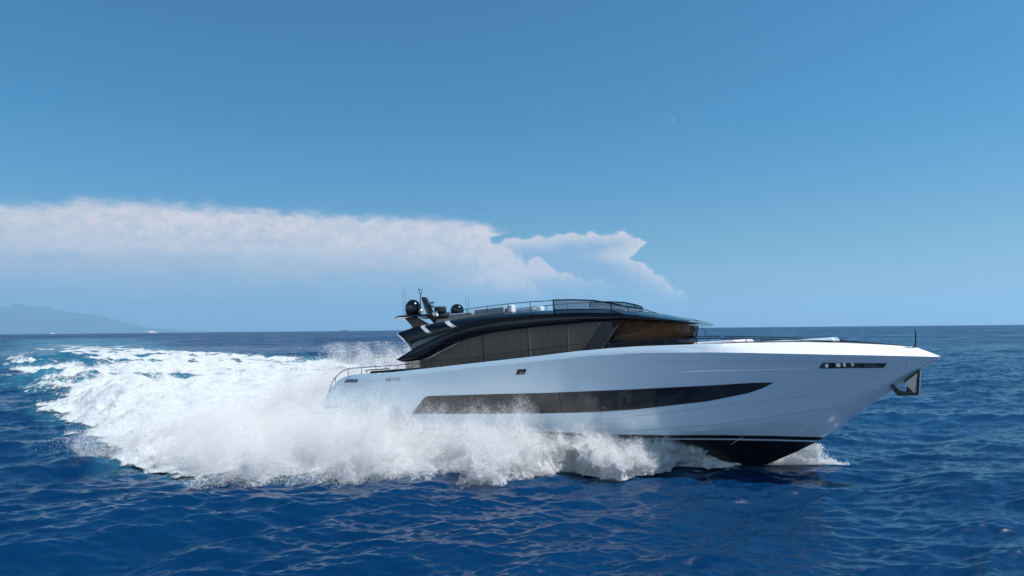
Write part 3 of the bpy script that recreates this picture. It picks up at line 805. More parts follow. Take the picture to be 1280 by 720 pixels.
# deck
V, F = [], []
X_ = xs[(xs > 0.9) & (xs < 31.2)]
for x in X_:
    w = max(0.05, float(half(x)) - float(inset(x)) - 0.17); zd = float(z_top(x)) - 0.28 * min(1, float(half(x)))
    for j in range(9):
        s_ = -1 + 2 * j / 8; V.append((x, s_ * w, zd + (0.10 if x > 24 else 0.0) * (1 - s_ * s_)))
for i in range(len(X_) - 1):
    for j in range(8): a = i * 9 + j; F.append((a, a + 9, a + 10, a + 1))
obj("deck", V, F, m_deck, yacht)
# swim platform
MB().rbox(-0.95, 0.35, -3.25, 3.25, 1.70, 1.98, 0.06).build("swim_platform", m_white, yacht)
V = []
MB().rbox(0.25, 2.1, -3.335, -3.26, 1.93, 2.25, 0.02).rbox(0.25, 2.1, 3.26, 3.335, 1.93, 2.25, 0.02).build("fender_block", m_barw, yacht)
for xx in (0.5,):   # stairs at the transom
    mb = MB()
    for sgn in (-1, 1):
        for i in range(5): mb.box(0.1 + 0.3 * i, 0.4 + 0.3 * i, min(sgn * 2.2, sgn * 3.05), max(sgn * 2.2, sgn * 3.05), 1.6, 2.2 + 0.32 * i)
    mb.build("stairs", m_deck, yacht)

# --- hull windows
wt = tab([(7.57, 1.71), (8.7, 2.68), (12.4, 2.71), (16.4, 2.72), (21, 2.78), (24.5, 2.84), (26.0, 2.875), (26.9, 2.86)])
wb_ = tab([(7.57, 1.70), (12.35, 1.69), (16.3, 1.71), (19, 1.75), (20.9, 1.84), (24.14, 2.13), (25.8, 2.42), (26.44, 2.62), (26.9, 2.85)])
V, F = hull_band(wb_, wt, 6, 0.012, 7.57, 26.9)
hw = obj("hull_window", V, F, m_hwin, yacht)
def hull_frame(x0, x1, z0, z1, w, name, material, parent, off=0.02, rad=0.12, slant=0.0, side=(-1, 1)):
    mb = MB()
    for sgn in side:
        pts = []
        for (cx, cz, a0) in ((x1 - rad, z1 - rad, 0), (x0 + rad, z1 - rad, 90), (x0 + rad, z0 + rad, 180), (x1 - rad, z0 + rad, 270)):
            for k_ in range(4):
                a = R(a0 + 30 * k_); xx = cx + rad * math.cos(a); zz = cz + rad * math.sin(a)
                xx += slant * (zz - z0)
                pts.append((xx, sgn * (float(hull_y(xx, zz)) + off), zz))
        pts.append(pts[0]); mb.tube(pts, w, 5)
    return mb.build(name, material, parent)
m_seam = mat("window_seam", (0.13, 0.125, 0.12), 0.3)
for x_ in (13.6, 18.65, 20.45):
    hull_frame(x_ - 0.2, x_ + 0.2, 2.03, 2.58, 0.014, "porthole", m_seam, hw, off=0.018)
mb = MB()
for x_ in (9.6, 11.6, 15.0, 17.2, 19.35, 21.3, 23.1):
    for sgn in (-1, 1): mb.tube([(x_, sgn * (float(hull_y(x_, z0_)) + 0.014), z0_) for z0_ in np.linspace(float(wb_(x_)) + .02, float(wt(x_)) - .02, 5)], 0.012, 4)
mb.build("window_seam", m_matte, hw)


def hull_patch(poly, off, name, material, n=10, side=(-1, 1)):
    """closed (x, z) quad outline a,b,c,d laid on the plating"""
    V, F = [], []
    a, b_, c, d = [np.array(p) for p in poly]      # lower-left, upper-left, upper-right, lower-right
    for sgn in side:
        base = len(V)
        for i in range(n + 1):
            u_ = i / n; lo_ = a + (d - a) * u_; hi_ = b_ + (c - b_) * u_
            for j in range(3):
                p = lo_ + (hi_ - lo_) * j / 2
                V.append((p[0], sgn * (float(hull_y(p[0], p[1])) + off), p[1]))
        for i in range(n):
            for j in range(2): k_ = base + i * 3 + j; F.append((k_, k_ + 3, k_ + 4, k_ + 1) if sgn < 0 else (k_, k_ + 1, k_ + 4, k_ + 3))
    return obj(name, V, F, material, yacht)


m_bwin = vary(mat('bronze_bow_glass', (0.1, 0.09, 0.08), 0.08, metal=0.5, spec=0.8), 2.6, (0.012, 0.011, 0.010), (0.30, 0.27, 0.24), stretch=(1.2, 1, 2.5), detail=5)  # pale patches painted into the colour imitate broken reflections on the glass
bw = hull_patch([(28.67, 3.37), (28.87, 3.61), (31.15, 3.45), (31.0, 3.27)], 0.015, "bow_window", m_bwin)
hull_patch([(14.81, 3.66), (14.95, 3.93), (15.51, 3.93), (15.32, 3.66)], 0.012, "side_port", m_matte)
mb = MB()
for x_ in (15.12, 15.26):
    mb.box(x_, x_ + 0.05, -3.535, -3.505, 3.69, 3.80)
mb.build("port_latch", m_steel, yacht)
hull_patch([(2.14, 3.58), (2.40, 3.77), (3.40, 3.75), (3.30, 3.56)], 0.012, "mooring_opening", m_matte)
mb = MB()
for x_ in (2.5, 2.72, 2.95, 3.12): mb.box(x_, x_ + 0.09, -3.44, -3.39, 3.60, 3.71)
for x_, s_ in ((28.95, .12), (29.35, .16), (29.6, .1), (29.9, .08)):
    yy = float(hull_y(x_, 3.5)); mb.box(x_, x_ + s_, -yy - 0.03, -yy + 0.02, 3.40, 3.54)
mb.build("cleat", m_steel, yacht)
hull_patch([(4.25, 3.60), (4.25, 3.615), (5.0, 3.63), (5.0, 3.615)], 0.01, "side_slot", m_letter, n=3)

# name on the quarter
tcu = bpy.data.curves.new("name_curve", 'FONT'); tcu.body = "AB 110"; tcu.size = 0.34; tcu.offset = 0.003
tob = bpy.data.objects.new("name_tmp", tcu); S.collection.objects.link(tob)
dg = bpy.context.evaluated_depsgraph_get(); tm = bpy.data.meshes.new_from_object(tob.evaluated_get(dg))
bpy.data.objects.remove(tob)
w_t = max(v.co.x for v in tm.vertices)
V = []
for v in tm.vertices:
    xx = 5.72 + v.co.x * 1.12 / w_t; zz = 3.55 + v.co.y * 0.85 + 0.03 * (v.co.x / w_t)
    V.append((xx, -(float(hull_y(xx, zz)) + 0.012), zz))
obj("name_lettering", V, [tuple(p.vertices) for p in tm.polygons], m_letter, yacht)

# --- superstructure outline: straight sides closing in a rounded front
def outline(hw_, xa, xf, x0=17.5, e=2.6, n_s=30, n_c=26, s_narrow=0.0):
    pts = [(xa + (x0 - xa) * i / n_s, hw_ - s_narrow * (1 - i / n_s)) for i in range(n_s)]
    for i in range(n_c + 1):
        a = math.pi / 2 * (1 - i / n_c)
        pts.append((x0 + (xf - x0) * max(0, math.cos(a)) ** (2 / e), hw_ * max(0, math.sin(a)) ** (2 / e)))
    return pts


zG = tab([(6.1, 4.76), (6.5, 4.62), (7.77, 4.66), (8.36, 4.78), (8.94, 5.0), (9.95, 5.33), (10.82, 5.62), (12.47, 5.88), (15.4, 6.02), (18.1, 6.05), (20.87, 6.0), (22.0, 5.85), (22.9, 5.70), (23.8, 5.52)])
zS = tab([(6.1, 4.79), (6.8, 5.08), (7.5, 5.38), (8.78, 5.76), (9.67, 6.03), (11.5, 6.32), (13.5, 6.48), (16.0, 6.50), (18.5, 6.42), (20.5, 6.24), (22, 5.98), (23.0, 5.76), (23.8, 5.56)])
zT = tab([(5.75, 6.36), (6.5, 6.57), (7.45, 6.67), (8.56, 6.73), (9.28, 6.79), (10.9, 6.88), (12.3, 6.92), (13.9, 6.91), (15.4, 6.88), (16.7, 6.79), (17.9, 6.72), (19.6, 6.55), (20.6, 6.38), (21.3, 6.22), (22.3, 5.99), (23.2, 5.75), (23.8, 5.58)])


def skirt(hw_, xa, xf, zlo, zhi, out_lo, out_hi, th, name, material, n=3, ends=True, xcut=None):
    """closed band along both sides and round the front"""
    half_ = outline(hw_, xa, xf)
    ring_path = [(x, -y_) for x, y_ in half_] + [(x, y_) for x, y_ in reversed(half_[:-1])]
    mb = MB(); rings = []
    P_ = [Vector((x, y_)) for x, y_ in ring_path]
    for i, p in enumerate(P_):
        t_ = (P_[min(i + 1, len(P_) - 1)] - P_[max(i - 1, 0)]).normalized(); nn = Vector((t_.y, -t_.x))
        a, b_ = float(zlo(p.x)), float(zhi(p.x)); r1 = []
        for j in range(n + 1):
            f = j / n; o_ = out_lo + (out_hi - out_lo) * f + 0.05 * math.sin(math.pi * f)
            q_ = p + nn * o_; r1.append((q_.x, q_.y, a + (b_ - a) * f))
        for j in (n, 0):
            f = j / n; o_ = out_lo + (out_hi - out_lo) * f - th
            q_ = p + nn * o_; r1.append((q_.x, q_.y, a + (b_ - a) * f))
        rings.append(r1)
    mb.loft(rings, True, ends)
    return auto_smooth(mb.build(name, material, yacht), 40)


# lower sweeping fin / eave band and its matte lower lip
zM = lambda x: float(zG(x)) + float(np.interp(x, [6.1, 7.3, 8.3, 10, 14, 24], [0.01, 0.11, 0.21, 0.30, 0.12, 0.03]))
skirt(2.92, 6.12, 23.5, lambda x: min(zM(x), float(zS(x)) - 0.01), zS, 0.0, -0.04, 0.16, "roof_side", m_black)
skirt(2.86, 6.18, 23.42, zG, lambda x: min(zM(x), float(zS(x)) - 0.012), -0.03, 0.0, 0.14, "roof_lip", m_lip, n=2)
# chamfer strip
zC = lambda x: float(zS(x)) + float(np.interp(x, [7.2, 8.0, 9.6, 11.5, 13.6, 14.2], [0.36, 0.30, 0.10, 0.05, 0.02, 0.003]))
skirt(2.86, 7.32, 14.0, lambda x: float(zS(x)) + 0.004, zC, -0.02, -0.10, 0.10, "roof_trim", m_trim, n=2) if False else None
def side_strip(xa, xb, zlo, zhi, y0, y1, name, material, n=40):
    mb = MB()
    for sgn in (-1, 1):
        rings = []
        for i in range(n + 1):
            x = xa + (xb - xa) * i / n
            rings.append([(x, sgn * y0, zlo(x)), (x, sgn * y1, zhi(x)), (x, sgn * (y1 - .1), zhi(x)), (x, sgn * (y0 - .1), zlo(x))])
        mb.loft(rings)
    return mb.build(name, material, yacht)
side_strip(7.30, 13.9, lambda x: float(zS(x)) + 0.002, zC, 2.885, 2.80, "roof_trim", m_trim)

# upper body
LV = [  # half width, aft end, front end, z function
    (2.84, 7.28, 23.55, lambda x: float(zC(x)) + 0.004 if x < 14.2 else float(zS(x)) + 0.003),
    (2.86, 6.75, 23.5, lambda x: float(zS(x)) * 0.55 + float(zT(x)) * 0.45 if x > 9.7 else float(np.interp(x, [6.7, 9.7], [5.98, float(zS(9.7)) * 0.55 + float(zT(9.7)) * 0.45]))),
    (2.66, 6.0, 23.3, lambda x: float(zT(x)) - 0.13 + 0.06 * float(np.interp(x, [20, 23], [0, 1]))),
    (2.30, 5.80, 22.9, lambda x: float(zT(x)) - 0.01),
    (1.95, 5.80, 22.4, lambda x: float(zT(x)) + 0.02),
    (1.0, 5.80, 21.8, lambda x: float(zT(x)) + 0.05 + float(np.interp(x, [16, 20, 22], [0, .02, 0.0]))),
    (0.0, 5.80, 21.8, lambda x: float(zT(x)) + 0.06 + float(np.interp(x, [16, 20, 22], [0, .02, 0.0])))]
outs = []
for (h_, xa, xf, zf) in LV:
    o_ = outline(max(h_, 1e-4), xa, xf, x0=17.0, e=2.5)
    outs.append([(x, y_, zf(x)) for x, y_ in o_])
npt = len(outs[0]); V = []; F = []
for sgn in (-1, 1):
    base = len(V)
    for o_ in outs:
        for (x, y_, zz) in o_: V.append((x, sgn * y_, zz))
    for l_ in range(len(outs) - 1):
        for i in range(npt - 1):
            a = base + l_ * npt + i
            F.append((a, a + 1, a + npt + 1, a + npt) if sgn < 0 else (a, a + npt, a + npt + 1, a + 1))
bS = 0; bPt = npt * len(outs)
# underside and aft end
for i in range(npt - 1): F.append((bS + i, bPt + i, bPt + i + 1, bS + i + 1))
for l_ in range(len(outs) - 1): F.append((bS + l_ * npt, bS + (l_ + 1) * npt, bPt + (l_ + 1) * npt, bPt + l_ * npt))
auto_smooth(obj("roof", V, F, m_black, yacht), 40)
# pale edge down the slanting aft end
mb = MB()
for sgn in (-1, 1):
    mb.loft([[(5.74, sgn * 2.0, 6.34), (5.84, sgn * 2.5, 6.37), (5.90, sgn * 2.5, 6.22), (5.80, sgn * 2.0, 6.2)],
             [(6.65, sgn * 2.0, 5.92), (6.68, sgn * 2.88, 5.98), (6.74, sgn * 2.88, 5.80), (6.7, sgn * 2.0, 5.76)],
             [(7.18, sgn * 2.0, 5.42), (7.20, sgn * 2.88, 5.46), (7.30, sgn * 2.88, 5.30), (7.25, sgn * 2.0, 5.28)]])
mb.build("roof_end_trim", m_barw, yacht)
# pale slanting bars on the roof side
def body_y(x, z_):
    """half width of the upper body side at a height, aft part"""
    hs = [(2.84, LV[0][3](x)), (2.86, LV[1][3](x)), (2.66, LV[2][3](x)), (2.30, LV[3][3](x)), (1.95, LV[4][3](x))]
    zsr = [h[1] for h in hs]; return float(np.interp(z_, zsr, [h[0] for h in hs]))
for (tx0, tx1, bx0, bx1, zt1, zb1) in ((7.72, 8.02, 8.50, 8.86, 6.66, 6.18), (9.50, 9.86, 10.32, 10.72, 6.78, 6.38)):
    mb = MB()
    for sgn in (-1, 1):
        rings = []
        for j in range(7):
            f = j / 6; zz = zt1 + (zb1 - zt1) * f; x0_ = tx0 + (bx0 - tx0) * f; x1_ = tx1 + (bx1 - tx1) * f
            y0_, y1_ = body_y(x0_, zz) + 0.03, body_y(x1_, zz) + 0.03
            rings.append([(x0_, sgn * y0_, zz), (x1_, sgn * y1_, zz), (x1_, sgn * (y1_ - .08), zz - .02), (x0_, sgn * (y0_ - .08), zz - .02)])
        mb.loft(rings)
    mb.build("roof_vent", m_barw, yacht)

# --- glazing, panes split at the seams
gl_half = outline(2.70, 6.6, 22.95, x0=18.0, e=2.5, n_s=60, n_c=40)
def glaze(x_from, x_to, zlo, zhi, name, material, lean=0.04, front=False, inset_=0.0, n=4, parent=yacht, sides=(-1, 1)):
    V, F = [], []
    pts = [p for p in gl_half if x_from - 1e-6 <= p[0] <= x_to + 1e-6]
    if front: paths = [[(x, -y_) for x, y_ in pts] + [(x, y_) for x, y_ in reversed(pts[:-1])]]
    else: paths = [[(x, s_ * y_) for x, y_ in pts] for s_ in sides]
    for path in paths:
        base = len(V); P_ = [Vector(p) for p in path]
        for i, p in enumerate(P_):
            t_ = (P_[min(i + 1, len(P_) - 1)] - P_[max(i - 1, 0)]).normalized(); nn = Vector((t_.y, -t_.x))
            if nn.dot(p - Vector((17, 0))) < 0: nn = -nn
            for j in range(n + 1):
                f = j / n; q_ = p + nn * (lean * (f - 0.5) - inset_)
                V.append((q_.x, q_.y, float(zlo(p.x)) + (float(zhi(p.x)) - float(zlo(p.x))) * f))
        for i in range(len(P_) - 1):
            for j in range(n):
                a = base + i * (n + 1) + j; F.append((a, a + n + 1, a + n + 2, a + 1))
    return obj(name, V, F, material, parent)


zb = lambda x: 3.95 + 0.02 * (x - 6.6)
zg2 = lambda x: max(float(zG(x)) + 0.10, zb(x) + 0.05)
panes = [6.6, 9.0, 12.3, 15.2, 17.5]
for a, b_ in zip(panes[:-1], panes[1:]): glaze(a + 0.0, b_ - 0.0, zb, zg2, "side_window", m_glass)
glaze(17.45, 19.9, zb, zg2, "side_window", m_glass)
zdash = lambda x: float(np.interp(x, [19.6, 20.4, 23], [4.98, 5.0, 4.95]))
glaze(19.75, 23.0, zdash, zg2, "windscreen", m_wind, lean=0.36, front=True)
glaze(18.9, 23.0, zb, lambda x: float(zdash(x)), "windscreen_base", m_black, lean=0.02, front=True, inset_=-0.02)
# interior seen through the bronze glass
glaze(7.2, 19.6, zb, lambda x: float(zG(x)) + 0.04, "curtain", m_curt, inset_=0.42)
glaze(20.0, 22.95, lambda x: 4.2, lambda x: float(zG(x)) - 0.08, "cabin_panelling", m_wood, inset_=0.42, front=True)
# seams
def on_glass(x, z_, off=0.03):
    xs_ = [p[0] for p in gl_half]; ys_ = [p[1] for p in gl_half]
    return float(np.interp(x, xs_, ys_)) + off
mb = MB()
for x_ in (9.0, 12.3, 15.2, 17.5):
    for sgn in (-1, 1): mb.box(x_ - 0.02, x_ + 0.02, sgn * 2.725 - 0.02, sgn * 2.725 + 0.02, zb(x_), zg2(x_))
mb.build("window_mullion", m_matte, yacht)
def pillar(pt, pb, w, name, material, off):
    mb = MB()
    for sgn in (-1, 1):
        rings = []
        for j in range(9):
            f = j / 8; x = pt[0] + (pb[0] - pt[0]) * f; zz = pt[1] + (pb[1] - pt[1]) * f
            ya, yb2 = on_glass(x - w / 2, zz, off), on_glass(x + w / 2, zz, off)
            rings.append([(x - w / 2, sgn * ya, zz), (x + w / 2, sgn * yb2, zz), (x + w / 2, sgn * (yb2 - .12), zz), (x - w / 2, sgn * (ya - .12), zz)])
        mb.loft(rings)
    return mb.build(name, material, yacht)
pillar((19.95, 6.08), (18.75, 4.4), 0.95, "pillar", m_matte, 0.045)
pillar((19.45, 6.06), (18.15, 4.4), 0.12, "pillar_trim", m_ptrim, 0.07)
pillar((20.45, 6.03), (19.10, 4.4), 0.10, "pillar_trim", m_ptrim, 0.075)
mb = MB()      # dark far corner posts of the windscreen
for y_ in (1.35, -2.52):
    if y_ < 0: continue
    mb.loft([[(22.60, y_, 4.9), (22.42, y_ + .55, 4.9), (22.36, y_ + .5, 4.9), (22.54, y_ - .05, 4.9)], [(22.86, y_, 5.74), (22.68, y_ + .55, 5.74), (22.6, y_ + .5, 5.74), (22.8, y_ - .05, 5.74)]])
    mb.loft([[(22.60, -y_, 4.9), (22.42, -y_ - .55, 4.9), (22.36, -y_ - .5, 4.9), (22.54, -y_ + .05, 4.9)], [(22.86, -y_, 5.74), (22.68, -y_ - .55, 5.74), (22.6, -y_ - .5, 5.74), (22.8, -y_ + .05, 5.74)]]) if False else None
mb.build("windscreen_post", m_matte, yacht)
glaze(20.9, 22.94, lambda x: 4.2, lambda x: float(zG(x)) - 0.02, "dark_screen", m_matte, inset_=0.10, sides=(1,))
MB().lathe((21.05, -2.35, 6.10), [(0.05, 0), (0.05, .04), (.02, .07)], 10).build("roof_light", m_steel, yacht)
# fin at the leading edge of the roof
MB().loft([[(23.0, -0.75, 5.60), (23.0, 0.75, 5.60), (23.0, 0.75, 5.80), (23.0, -0.75, 5.80)], [(23.5, -0.45, 5.50), (23.5, 0.45, 5.50), (23.5, 0.45, 5.70), (23.5, -0.45, 5.70)], [(23.98, -0.12, 5.50), (23.98, 0.12, 5.50), (23.98, 0.12, 5.54), (23.98, -0.12, 5.54)]]).build("roof_peak", m_steel, yacht)
# wipers
mb = MB()
for y_ in (-1.2, 0.1, 1.3): mb.tube([(22.9, y_, 5.55), (22.98, y_ + .35, 5.3), (22.95, y_ + .5, 5.05)], 0.015, 5)
mb.build("wiper", m_matte, yacht)

# --- flybridge
mb = MB()
zr = tab([(9.06, 7.26), (10.7, 7.36), (12.13, 7.40), (13.63, 7.41), (15.0, 7.39), (16.4, 7.33)])
for sgn in (-1, 1):
    mb.tube([(x, sgn * 2.0, float(zr(x))) for x in np.linspace(9.0, 16.4, 20)], 0.022, 6)
    for x in (9.45, 10.8, 12.2, 13.6, 15.0, 16.4): mb.tube([(x, sgn * 2.0, float(zT(x)) - 0.02), (x, sgn * 2.0, float(zr(x)))], 0.018, 6)
mb.build("fly_rail", m_rail, yacht)
side_strip(8.6, 14.5, lambda x: float(zT(x)) - 0.02, lambda x: float(zT(x)) + float(np.interp(x, [8.6, 9.2, 12.5, 14.5], [.18, .17, .1, .02])), 2.16, 2.12, "fly_coaming", m_trim)
so = MB()
for sgn in (-1, 1):
    so.rbox(9.3, 11.0, min(sgn * 1.85, sgn * 1.15), max(sgn * 1.85, sgn * 1.15), 6.9, 7.20, 0.05)
    so.rbox(11.15, 13.2, min(sgn * 1.85, sgn * 1.15), max(sgn * 1.85, sgn * 1.15), 6.9, 7.31, 0.05)
so.rbox(9.3, 13.2, -1.1, 1.1, 6.88, 7.05, 0.05)
so.build("fly_seat", m_seat, yacht)
MB().rbox(13.3, 13.62, -1.7, -1.3, 6.9, 7.36, 0.03).rbox(13.3, 13.62, 1.3, 1.7, 6.9, 7.36, 0.03).build("fly_console", m_barw, yacht)
fs_half = [(16.42 + (20.3 - 16.42) * math.sin(math.pi / 2 * i / 24) ** 0.95, 2.0 * max(0, math.cos(math.pi / 2 * i / 24)) ** 0.8) for i in range(25)]
fpath = [(x, -y_) for x, y_ in fs_half] + [(x, y_) for x, y_ in reversed(fs_half[:-1])]
zwt = tab([(16.3, 7.35), (17.5, 7.26), (18.6, 7.13), (19.5, 6.90), (20.3, 6.62)])
zwb = lambda x: float(zT(x)) + 0.03
V = []; F = []
for x, y_ in fpath: V += [(x + 0.06, y_ * 1.03, zwb(x)), (x, y_, float(zwt(x)))]
for i in range(len(fpath) - 1): a = 2 * i; F.append((a, a + 2, a + 3, a + 1))
fw = obj("fly_windscreen", V, F, m_fly, yacht)
mb = MB(); mb.tube([(x, y_, float(zwt(x)) + 0.015) for x, y_ in fpath], 0.035, 6)
mb.tube([(x + .06, y_ * 1.03, zwb(x)) for x, y_ in fpath], 0.03, 6)
for i in (0, 13, 18, len(fpath) - 19, len(fpath) - 14, len(fpath) - 1):
    x, y_ = fpath[i]; mb.tube([(x + .06, y_ * 1.03, zwb(x)), (x, y_, float(zwt(x)))], 0.03, 5)
mb.build("frame", m_black, fw)
MB().tube([(20.3, 0, 6.62), (20.9, 0, 6.42), (21.4, 0, 6.23)], 0.02, 5).build("roof_ridge", m_matte, yacht)

# --- mast group on the aft end of the roof
mast = MB()
mast.loft([[(4.75, -1.5, 7.28), (4.75, 1.5, 7.28), (4.75, 1.5, 7.34), (4.75, -1.5, 7.34)], [(5.4, -1.9, 7.33), (5.4, 1.9, 7.33), (5.4, 1.9, 7.42), (5.4, -1.9, 7.42)], [(7.15, -1.7, 7.26), (7.15, 1.7, 7.26), (7.15, 1.7, 7.38), (7.15, -1.7, 7.38)]])
mt = mast.build("mast_platform", m_black, yacht)
mb = MB()
for sgn in (-1, 1):
    mb.loft([[(5.35, sgn * 1.25, 7.3), (6.15, sgn * 1.25, 7.3), (6.15, sgn * 1.05, 7.3), (5.35, sgn * 1.05, 7.3)], [(6.1, sgn * 1.3, 6.6), (7.3, sgn * 1.3, 6.7), (7.3, sgn * 1.0, 6.7), (6.1, sgn * 1.0, 6.6)]])
m_brown = mat("dark_red_support", (0.055, 0.03, 0.028), 0.4)
mb.build("mast_support", m_brown, mt)
m_dome = mat("dome_black", (0.003, 0.005, 0.008), 0.13)
def dome(c, r_, h_, name="satellite_dome"):
    prof = [(r_ * 0.55, -0.02), (r_ * 0.9, 0.0), (r_ * 0.98, 0.06), (r_, h_ * 0.40)]
    for i in range(1, 10): a = math.pi / 2 * i / 9.4; prof.append((r_ * math.cos(a), h_ * 0.40 + (h_ * 0.6) * math.sin(a)))
    o = MB().lathe(c, prof, 28).build(name, m_dome, yacht); auto_smooth(o, 40)
    MB().lathe((c[0], c[1], c[2] - 0.10), [(r_ * .7, 0), (r_ * .6, .09)], 20).build("dome_base", m_matte, o)
    return o
dome((5.87, -1.0, 7.46), 0.49, 0.93)
dome((7.55, 1.2, 7.36), 0.42, 0.66)
# slanted fin, radar drum, searchlight
MB().prism([(6.68, 8.40), (6.80, 8.46), (6.98, 8.42), (7.10, 8.20), (7.52, 7.30), (7.12, 7.22), (6.82, 7.9)], -1.12, -0.92).build("mast_fin", m_matte, yacht)
MB().prism([(6.72, 8.36), (6.86, 8.1), (7.34, 7.3), (7.14, 7.26), (6.84, 7.92)], -1.135, -1.122).build("mast_fin_panel", m_trim, yacht)
MB().lathe((7.85, -0.8, 7.42), [(0.30, 0), (0.36, 0.05), (0.36, 0.30), (0.30, 0.36)], 24).build("radar_drum", m_matte, yacht)
MB().lathe((7.4, -0.2, 7.4), [(0.3, 0), (0.34, 0.04), (0.34, 0.22), (0.28, 0.27)], 24).build("radar_drum", m_matte, yacht)
MB().rbox(7.0, 8.3, -1.1, 0.6, 7.10, 7.36, 0.05).build("mast_box", m_matte, yacht)
MB().tube([(7.35, -1.0, 7.7), (7.40, -1.0, 8.02)], 0.04, 8).lathe((7.4, -1.0, 8.0), [(0.05, 0), (.17, .06), (.17, .10), (.06, .14)], 16).build("navigation_light", m_steel, yacht)
MB().lathe((7.42, -1.0, 7.78), [(.15, 0), (.15, .06)], 14).build("light_shelf", m_matte, yacht)
MB().tube([(7.65, -1.22, 7.36), (7.95, -1.22, 7.38)], 0.12, 12).build("searchlight", m_steel, yacht)
MB().tube([(7.72, -1.25, 7.26), (8.0, -1.25, 7.27)], 0.08, 12).build("searchlight", m_barw, yacht)
MB().tube([(6.45, -1, 7.4), (6.52, -1, 8.7)], 0.028, 6).tube([(6.42, -1, 8.95), (6.42, -1, 8.72), (6.52, -1, 8.66), (6.62, -1, 8.72), (6.62, -1, 8.9)], 0.022, 6).lathe((6.42, -1, 8.92), [(.035, 0), (.045, .04), (.03, .09)], 8).lathe((6.62, -1, 8.88), [(.03, 0), (.04, .03), (.03, .07)], 8).build("sensor_mast", m_matte, yacht)
MB().lathe((6.75, -1.3, 7.5), [(0.12, 0), (0.13, .12), (.08, .2)], 12).build("small_lamp", m_brass, yacht)
for (x, y_, z0_, z1_) in ((5.06, -1.0, 7.36, 9.2), (5.24, -1.0, 7.36, 9.18), (8.43, 1.0, 7.3, 8.5), (8.62, 1.0, 7.3, 8.48)):
    MB().tube([(x, y_, z0_), (x, y_, z0_ + .25), (x, y_, z1_)], [0.022, 0.012, 0.005], 5).build("whip_antenna", m_matte, yacht)

# --- side rails, both sides, standing on the cap
rt = [(0.29, 2.53), (0.47, 3.02), (0.81, 3.61), (1.1, 3.88), (1.45, 4.09), (1.85, 4.27), (2.29, 4.4), (2.8, 4.425), (3.51, 4.43), (5.28, 4.44), (6.1, 4.47), (6.26, 4.44), (8.55, 4.56), (11.46, 4.66), (14.04, 4.78), (15.52, 4.86), (16.98, 4.94), (18.49, 5.02), (20.16, 5.09), (21.67, 5.07), (23.27, 4.97), (24.97, 4.87), (26.88, 4.71), (28.74, 4.53), (30.68, 4.27), (31.9, 4.09)]
zrl = tab(rt)
yr = lambda x: max(0.02, float(half(x)) - float(inset(x)) - 0.08)
mb = MB()
for sgn in (-1, 1):
    mb.tube([(0.22, sgn * 3.2, 2.45)] + [(x, sgn * yr(x), z_) for x, z_ in rt[:10]], 0.026, 6)
    for x in (1.15, 2.35, 3.55, 4.8): mb.tube([(x, sgn * yr(x), float(z_top(x)) - .02), (x, sgn * yr(x), float(zrl(x)))], 0.02, 6)
mb.build("aft_rail", m_rail, yacht)
mb = MB()
for sgn in (-1, 1):
    for (x0_, x1_) in ((5.6, 23.4), (23.6, 31.95)):
        xx = np.linspace(x0_, x1_, 40); mb.tube([(x, sgn * yr(x), float(zrl(x))) for x in xx], 0.022, 6)
    for x in (5.6, 6.6, 7.4, 8.6, 9.9, 11.2, 12.4, 13.7, 15.2, 16.3, 17.5, 18.7, 20.0, 21.4, 22.7, 24.0, 26.0, 28.1, 30.0): mb.tube([(x, sgn * yr(x), float(z_top(x)) - .02), (x, sgn * yr(x), float(zrl(x)))], 0.018, 6)
    xx = np.linspace(25.5, 30.2, 20); mb.tube([(x, sgn * (yr(x) - .02), float(z_top(x)) + .035) for x in xx], 0.02, 5)
mb.build("side_rail", m_rail, yacht)
MB().tube([(32.15, 0, 3.98), (32.2, 0, 4.35), (32.24, 0, 4.76)], [0.035, 0.03, 0.018], 6).build("jackstaff", m_matte, yacht)
# deck furniture
MB().rbox(6.3, 7.5, -3.0, -2.75, 3.85, 4.22, 0.03).rbox(6.3, 7.5, 2.75, 3.0, 3.85, 4.22, 0.03).build("side_gate", m_matte, yacht)
MB().rbox(3.6, 5.2, -2.7, -1.7, 3.75, 4.18, 0.08).rbox(3.6, 5.2, -1.3, 1.3, 3.75, 4.18, 0.08).rbox(3.6, 5.2, 1.7, 2.7, 3.75, 4.18, 0.08).build("aft_sunpad", m_rail, yacht)
MB().tube([(3.45, -2.7, 4.10), (3.3, -2.7, 4.22), (3.7, -2.7, 4.26), (5.3, -2.7, 4.27)], 0.035, 6).build("sunpad_rail", m_rail, yacht)
MB().rbox(23.4, 25.4, -1.5, 1.5, 4.45, 4.76, 0.08).build("foredeck_sunpad", m_pad, yacht)
MB().rbox(26.2, 29.3, -0.6, 0.6, 4.30, 4.62, 0.10).build("foredeck_hatch", m_white, yacht)

